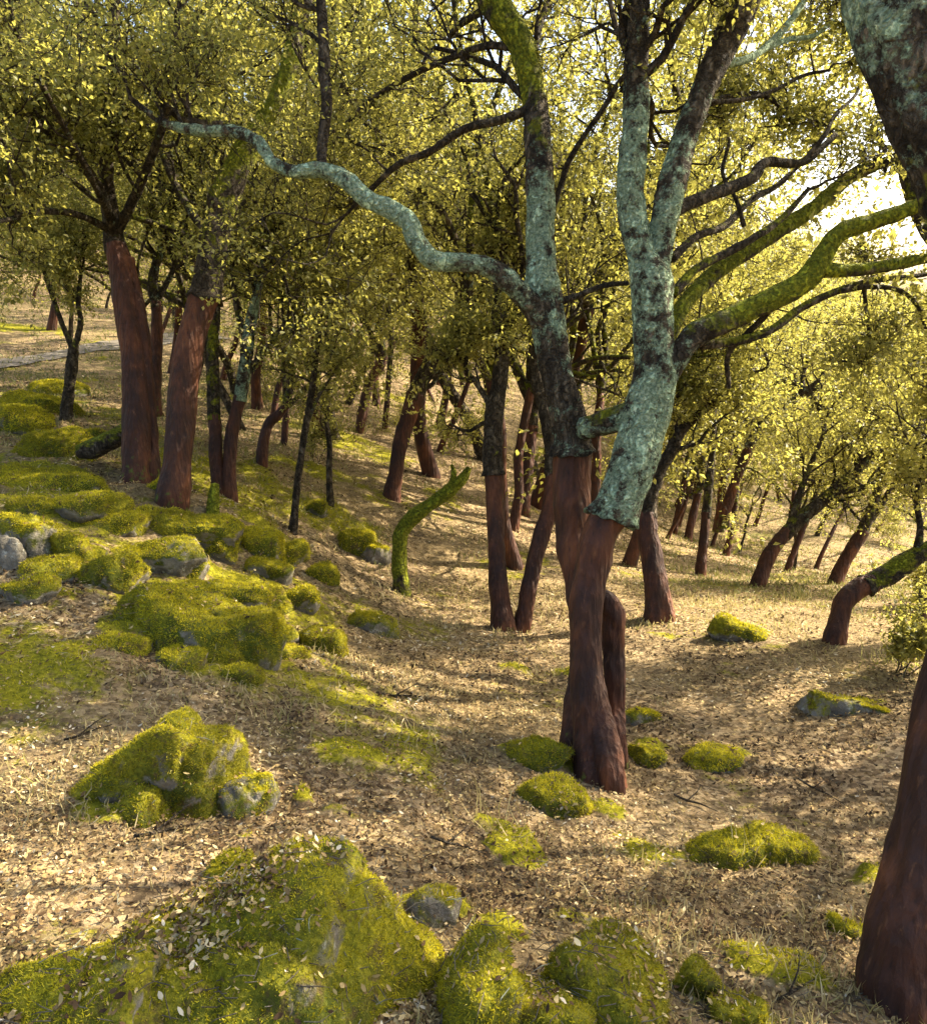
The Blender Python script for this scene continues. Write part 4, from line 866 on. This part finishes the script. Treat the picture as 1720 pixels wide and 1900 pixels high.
for (fc, fn, ar, tri, D, tw, foot, o, mw) in TUFT_SRC:
    A = ar.sum(); L = .0075 + .0016 * D
    n = int(min(26000, tw * A * 1.0 / (L * L * .28)))
    if n < 20: continue
    pr = ar * smooth(.58, .8, mw + .15 * fbm(fc, 9, 3, 6)); pr = pr / pr.sum()
    i = rng.choice(len(ar), n, p=pr); r1, r2 = rng.rand(n, 1), rng.rand(n, 1); s = np.sqrt(r1)
    p = tri[i, 0] * (1 - s) + tri[i, 1] * s * (1 - r2) + tri[i, 2] * s * r2
    tn = np.clip(.47 + .35 * fbm(p, 6, 3, 2) + .45 * fbm(p, 2.2, 3, 22) + .17 * rng.randn(n), 0, 1)
    m = blades('moss', p - fn[i] * .003, fn[i], L * rng.uniform(.5, 1.7, n), np.full(n, L * .15), tn, M_MOSS, o, foot, .6, rng)
    m['kind'] = 'stuff'
# moss blades on the ground cushions
def polar(n, dmin, dmax, e=1.0, w=42):
    u = rng.rand(n); D = (dmin ** (1 - e) + u * (dmax ** (1 - e) - dmin ** (1 - e))) ** (1 / (1 - e)) if e != 1 else dmin * (dmax / dmin) ** u
    a = np.radians(rng.uniform(-w, w, n)); return D * np.sin(a), D * np.cos(a), D
# ray heights on the rocks for things that fall on them
def drop(x, y):
    z = H(x, y); nrm = np.tile([0, 0, 1.], (len(x), 1)); on = np.zeros(len(x), bool)
    for i in np.nonzero(np.hypot(x, y) < 13)[0]:
        hit = BVH_R.ray_cast(Vector((x[i], y[i], z[i] + 3)), Vector((0, 0, -1)))
        if hit[0] is not None and hit[0].z > z[i]:
            z[i] = hit[0].z; nrm[i] = hit[1][:]; on[i] = True
    return z, nrm, on
x, y, D = polar(150000, 1.2, 14, 1.0)
m = moss_w(x, y) + .25 * fbm(np.stack([x, y, 0 * x], 1), 9, 3, 12)
k = (m > .62) & (rng.rand(len(x)) < .45 + 1.2 * smooth(.6, .9, m)); x, y, D = x[k], y[k], D[k]; n = len(x)
p = np.stack([x, y, H(x, y)], 1); L = .008 + .0018 * D
mg = blades('moss', p, np.tile([0, 0, 1.], (n, 1)), L * rng.uniform(.6, 1.4, n), L * .16, np.clip(.5 + .35 * fbm(p, 7, 3, 2) + .13 * rng.randn(n), 0, 1), M_MOSS, None, None, .6, rng)
mg['kind'] = 'stuff'
# fallen leaves: near ones curled and pointed, farther ones simpler
def litter(name, n, dmin, dmax, e, near, lo, hi, seed):
    rng = np.random.RandomState(seed)
    x, y, D = polar(n, dmin, dmax, e)
    z, nn, on = drop(x, y)
    pos = np.stack([x, y, z], 1)
    m = moss_w(x, y) + .25 * fbm(pos, 9, 3, 12)
    dens = .25 + 1.1 * smooth(-.3, .3, fbm(pos, 1.3, 3, 44))
    pocket = smooth(.30, .12, np.hypot((x + .72) / 1.1, (y - 1.9) / .9) + .1 * fbm(pos, 5, 2, 3))
    keep = np.where(on, (rng.rand(n) < .06 + .22 * smooth(.2, .4, fbm(pos, 3, 2, 55)) + .9 * pocket) & (nn[:, 2] > .5), rng.rand(n) < dens * np.where(m > .62, .22, 1))
    x, y, D, pos, nn = x[keep], y[keep], D[keep], pos[keep], nn[keep]; n = len(x)
    nv = nn + rng.randn(n, 3) * .42; nv /= np.linalg.norm(nv, axis=1)[:, None]
    t = np.cross(nv, rng.randn(n, 3)); t /= np.linalg.norm(t, axis=1)[:, None]; s = np.cross(nv, t)
    L = (lo * .7 + (hi * 1.25 - lo * .7) * rng.rand(n) ** 1.5) * (1 + .06 * np.maximum(D - 5, 0)); Wd = L * rng.uniform(.15, .27, n); c = rng.uniform(-.2, .5, n) * L
    pos = pos + nn * .004 + np.array([0, 0, 1]) * (rng.rand(n) ** 2 * .022)[:, None]
    tn = np.clip(.45 + .55 * fbm(pos, 1.3, 4, 70) + rng.randn(n) * .25, 0, 1); k = np.arange(n)
    T_ = lambda a: t * (L * a)[:, None]; S_ = lambda a: s * (Wd * a)[:, None]; N_ = lambda a: nv * (c * a)[:, None]
    if near:
        V = np.concatenate([pos + T_(-.5) + N_(.5), pos + T_(-.15) + S_(-1) + N_(.15), pos + T_(.22) + S_(-.85) + N_(.2), pos + T_(.5) + N_(.7), pos + T_(.22) + S_(.85) + N_(.2), pos + T_(-.15) + S_(1) + N_(.15), ])
        F_ = [np.stack([k + 1*n, k + 2*n, k + 4*n, k + 5*n], 1), np.concatenate([np.stack([k, k + n, k + 5*n], 1), np.stack([k + 2*n, k + 3*n, k + 4*n], 1)])]; m = 6
    else:
        V = np.concatenate([pos + T_(-.5) + N_(.4), pos + S_(-1) - N_(.1), pos + T_(.5) + N_(.6), pos + S_(1) - N_(.1)])
        F_ = np.concatenate([np.stack([k, k + n, k + 2*n], 1), np.stack([k, k + 2*n, k + 3*n], 1)]); m = 4
    o = mesh_obj(name, V, F_, M_LITTER, None, {'tone': np.tile(tn, m)}, False); o['kind'] = 'stuff'
litter('fallen_leaves', 118000, 1.0, 4.6, .7, True, .010, .024, 1)
litter('fallen_leaves', 120000, 4.6, 20, 1.0, False, .018, .036, 2)
# broken twigs strewn through the leaves
n = 5200; x, y, D = polar(n, 1.1, 12, 1.1); z, nn, on = drop(x, y); p = np.stack([x, y, z], 1) + nn * .012
d = np.stack([rng.randn(n), rng.randn(n), rng.randn(n) * .18], 1); d /= np.linalg.norm(d, axis=1)[:, None]; l = rng.uniform(.02, .09, n)[:, None] * (1 + .04 * D[:, None]); u = np.cross(d, [0, 0, 1.]); w = np.cross(u, d); r = .0014
bend = p + d * l * .5 + rng.randn(n, 3) * l * .08
V = np.concatenate([p + u * r, p - u * r, p + w * r * 1.6, bend + u * r, bend - u * r, bend + w * r * 1.6, p + d * l]); k = np.arange(n)
tw = mesh_obj('broken_twigs', V, [np.concatenate([np.stack([k + a * n, k + b * n, k + (b + 3) * n, k + (a + 3) * n], 1) for a, b in ((0, 1), (1, 2), (2, 0))]), np.concatenate([np.stack([k + (a + 3) * n, k + (b + 3) * n, k + 6 * n], 1) for a, b in ((0, 1), (1, 2), (2, 0))])], M_TWIG); tw['kind'] = 'stuff'
# grass: dry straw mostly, greener in the hollow and on the left slope
n = 160000
x, y, D = polar(n, 1.6, 40, .95)
p = np.stack([x, y, 0 * x], 1); patch = fbm(p, .9, 3, 90) + .5 * fbm(p, 4, 2, 91)
g = .25 * smooth(4, 12, D) + .35 * smooth(0, -6, x) * smooth(8, 14, D) + .3 * smooth(1, 6, x) * smooth(6, 10, D)
k = rng.rand(n) < smooth(.0, .55, patch + .05 + .6 * g) * (.40 + .6 * smooth(4, 10, D)); x, y, D, p, g = x[k], y[k], D[k], p[k], g[k]
z, nn, on = drop(x, y); k = ~on; x, y, D, z, g = x[k], y[k], D[k], z[k], g[k]; n = len(x)
p = np.stack([x, y, z], 1)
tn = np.clip(.74 - .95 * g + .25 * fbm(p, .8, 2, 95) + .15 * rng.randn(n), 0, 1)
gr = blades('grass', p, np.tile([0, 0, 1.], (n, 1)), rng.uniform(.02, .08, n) * (1 + .04 * D), .0016 + .00045 * D, tn, M_GRASS, None, None, .55, rng, .6); gr['kind'] = 'stuff'
# leafy oak saplings and low bushes
def shrub(seed, px, py, h, n, lab, tone=.6, leaf=.04):
    global NLEAF
    rng = np.random.RandomState(seed); D = ray_ground(px, py, H); q = P(px, py, D); foot = np.array([q[0], q[1], H(q[0], q[1])[0]])
    root = thing('oak_sapling', lab, 'sapling', foot); out = []
    for k in range(n):
        d = norm(np.array([rng.randn() * .4, rng.randn() * .4, 1.])); grow(rng, foot + rng.randn(3) * np.array([.04, .04, 0]) - np.array([0, 0, .03]), d, h * rng.uniform(.5, 1), .006, 1, out, 3, .15, .25, (3, 4))
    _, _, m = build_foliage(rng, out, 3, root, foot, nt=6, lpt=6, leaf=leaf, names=('stems', 'leaves'), tone=tone, tl=(.08, .2)); NLEAF += m
for a in [(1, 1668, 1250, .55, 5, 'yellow-green sapling in front of the right edge, below the low mossy limb'),
          (4, 1650, 1010, .9, 6, 'bright bush in the clearing at right', .75), (5, 590, 860, .9, 4, 'leafy sapling behind the two thin crooked stems'),
          (6, 880, 850, 1.1, 5, 'leafy sapling left of the straight stripped trunk'), (8, 740, 800, 1.0, 4, 'sapling on the slope behind the brown leaning trunk'),
          (9, 500, 760, .9, 4, 'sapling behind the short arching trunk'), (10, 1700, 1130, .6, 4, 'bush touching the right edge behind the low mossy limb', .7), (12, 640, 740, 1.2, 4, 'far sapling on the slope left of the far small red trunk')]:
    shrub(a[0] + 300, *a[1:])
# tall dry stalks in small clumps that catch the light
for (px, py, n, h, lab) in [(905,1530,14,.20,'clump of pale dry grass stalks in the shaded litter left of the big oak'),(1095,1440,16,.20,'pale dry grass stalks rising in front of the foot of the big oak'),
        (1390,1600,9,.22,'few long dry stalks beside the dark-fronted mossy block'),(210,1275,8,.10,'short dry stalks above the tilted green slab'),(1165,1600,18,.14,'straw clump between the oak and the dark-fronted block'),
        (1480,1110,40,.22,'green and straw grass tuft under the long leaning trunk'),(1640,1230,36,.26,'yellow-green tuft near the grey-flanked rock at right'),(960,1540,10,.16,'thin dry stalks over the bright mossy stone below the oak')]:
    D = ray_ground(px, py, H); q = P(px, py, D); foot = np.array([q[0], q[1], H(q[0], q[1])[0]])
    x = q[0] + rng.randn(n) * .07; y = q[1] + rng.randn(n) * .05; pp = np.stack([x, y, H(x, y) - .01], 1)
    o = blades('grass_tuft', pp, np.tile([0, 0, 1.], (n, 1)), h * rng.uniform(.6, 1.3, n), np.full(n, .0016 + .0003 * D), np.clip(.8 + .15 * rng.randn(n), 0, 1) - (.35 if 'green' in lab else 0), M_GRASS, None, foot, .35, rng, .35)
    o.location = foot; o['label'] = lab; o['category'] = 'grass tuft'
# a few fallen twigs
for (px, py, dx, dy, r, lab) in [(1440,1865,70,-40,.006,'thin fallen twig in the litter near the bottom right'),(250,1560,120,-25,.007,'fallen twig in the grey litter behind the huge boulder'),(800,1560,100,30,.006,'fallen twig in the shadow band left of the big oak'),
        (120,1380,90,-30,.006,'fallen twig on the shaded litter at the left edge'),(1250,1480,80,30,.007,'fallen twig right of the foot of the big oak'),(700,1290,110,12,.008,'pale fallen branch in the sunlit litter left of the big oak'),(1480,1450,90,50,.006,'fallen twig in the shaded ground left of the nearest trunk')]:
    A = []; 
    for f in (0, .3, .6, 1):
        D = ray_ground(px + dx * f, py + dy * f + 4 * math.sin(f * 7), H); q = P(px + dx * f, py + dy * f + 4 * math.sin(f * 7), D); q[2] = H(q[0], q[1])[0] + .02 + .01 * math.sin(f * 9); A.append(q)
    A = np.array(A); acc = Acc(); Pt, Rr = catmull(A, [r, r * .9, r * .7, r * .3], .05); tube(acc, Pt, Rr, 6, .1, .3)
    b = [A[1], A[1] + (A[2] - A[1]) * .5 + np.array([.03, .05, .03]), A[1] + (A[2] - A[1]) * .8 + np.array([.05, .12, .03])]; Pt, Rr = catmull(b, [r * .6, r * .5, r * .2], .05); tube(acc, Pt, Rr, 5, .1, .3)
    foot = A[0].copy(); o = acc.build('fallen_twig', M_BARK, None, foot); o.location = foot; o['label'] = lab; o['category'] = 'twig'
_nt = 0
for m in bpy.data.meshes: _nt += len(m.loops) - 2 * len(m.polygons)
print('LEAVES', NLEAF, 'TRIS', _nt)
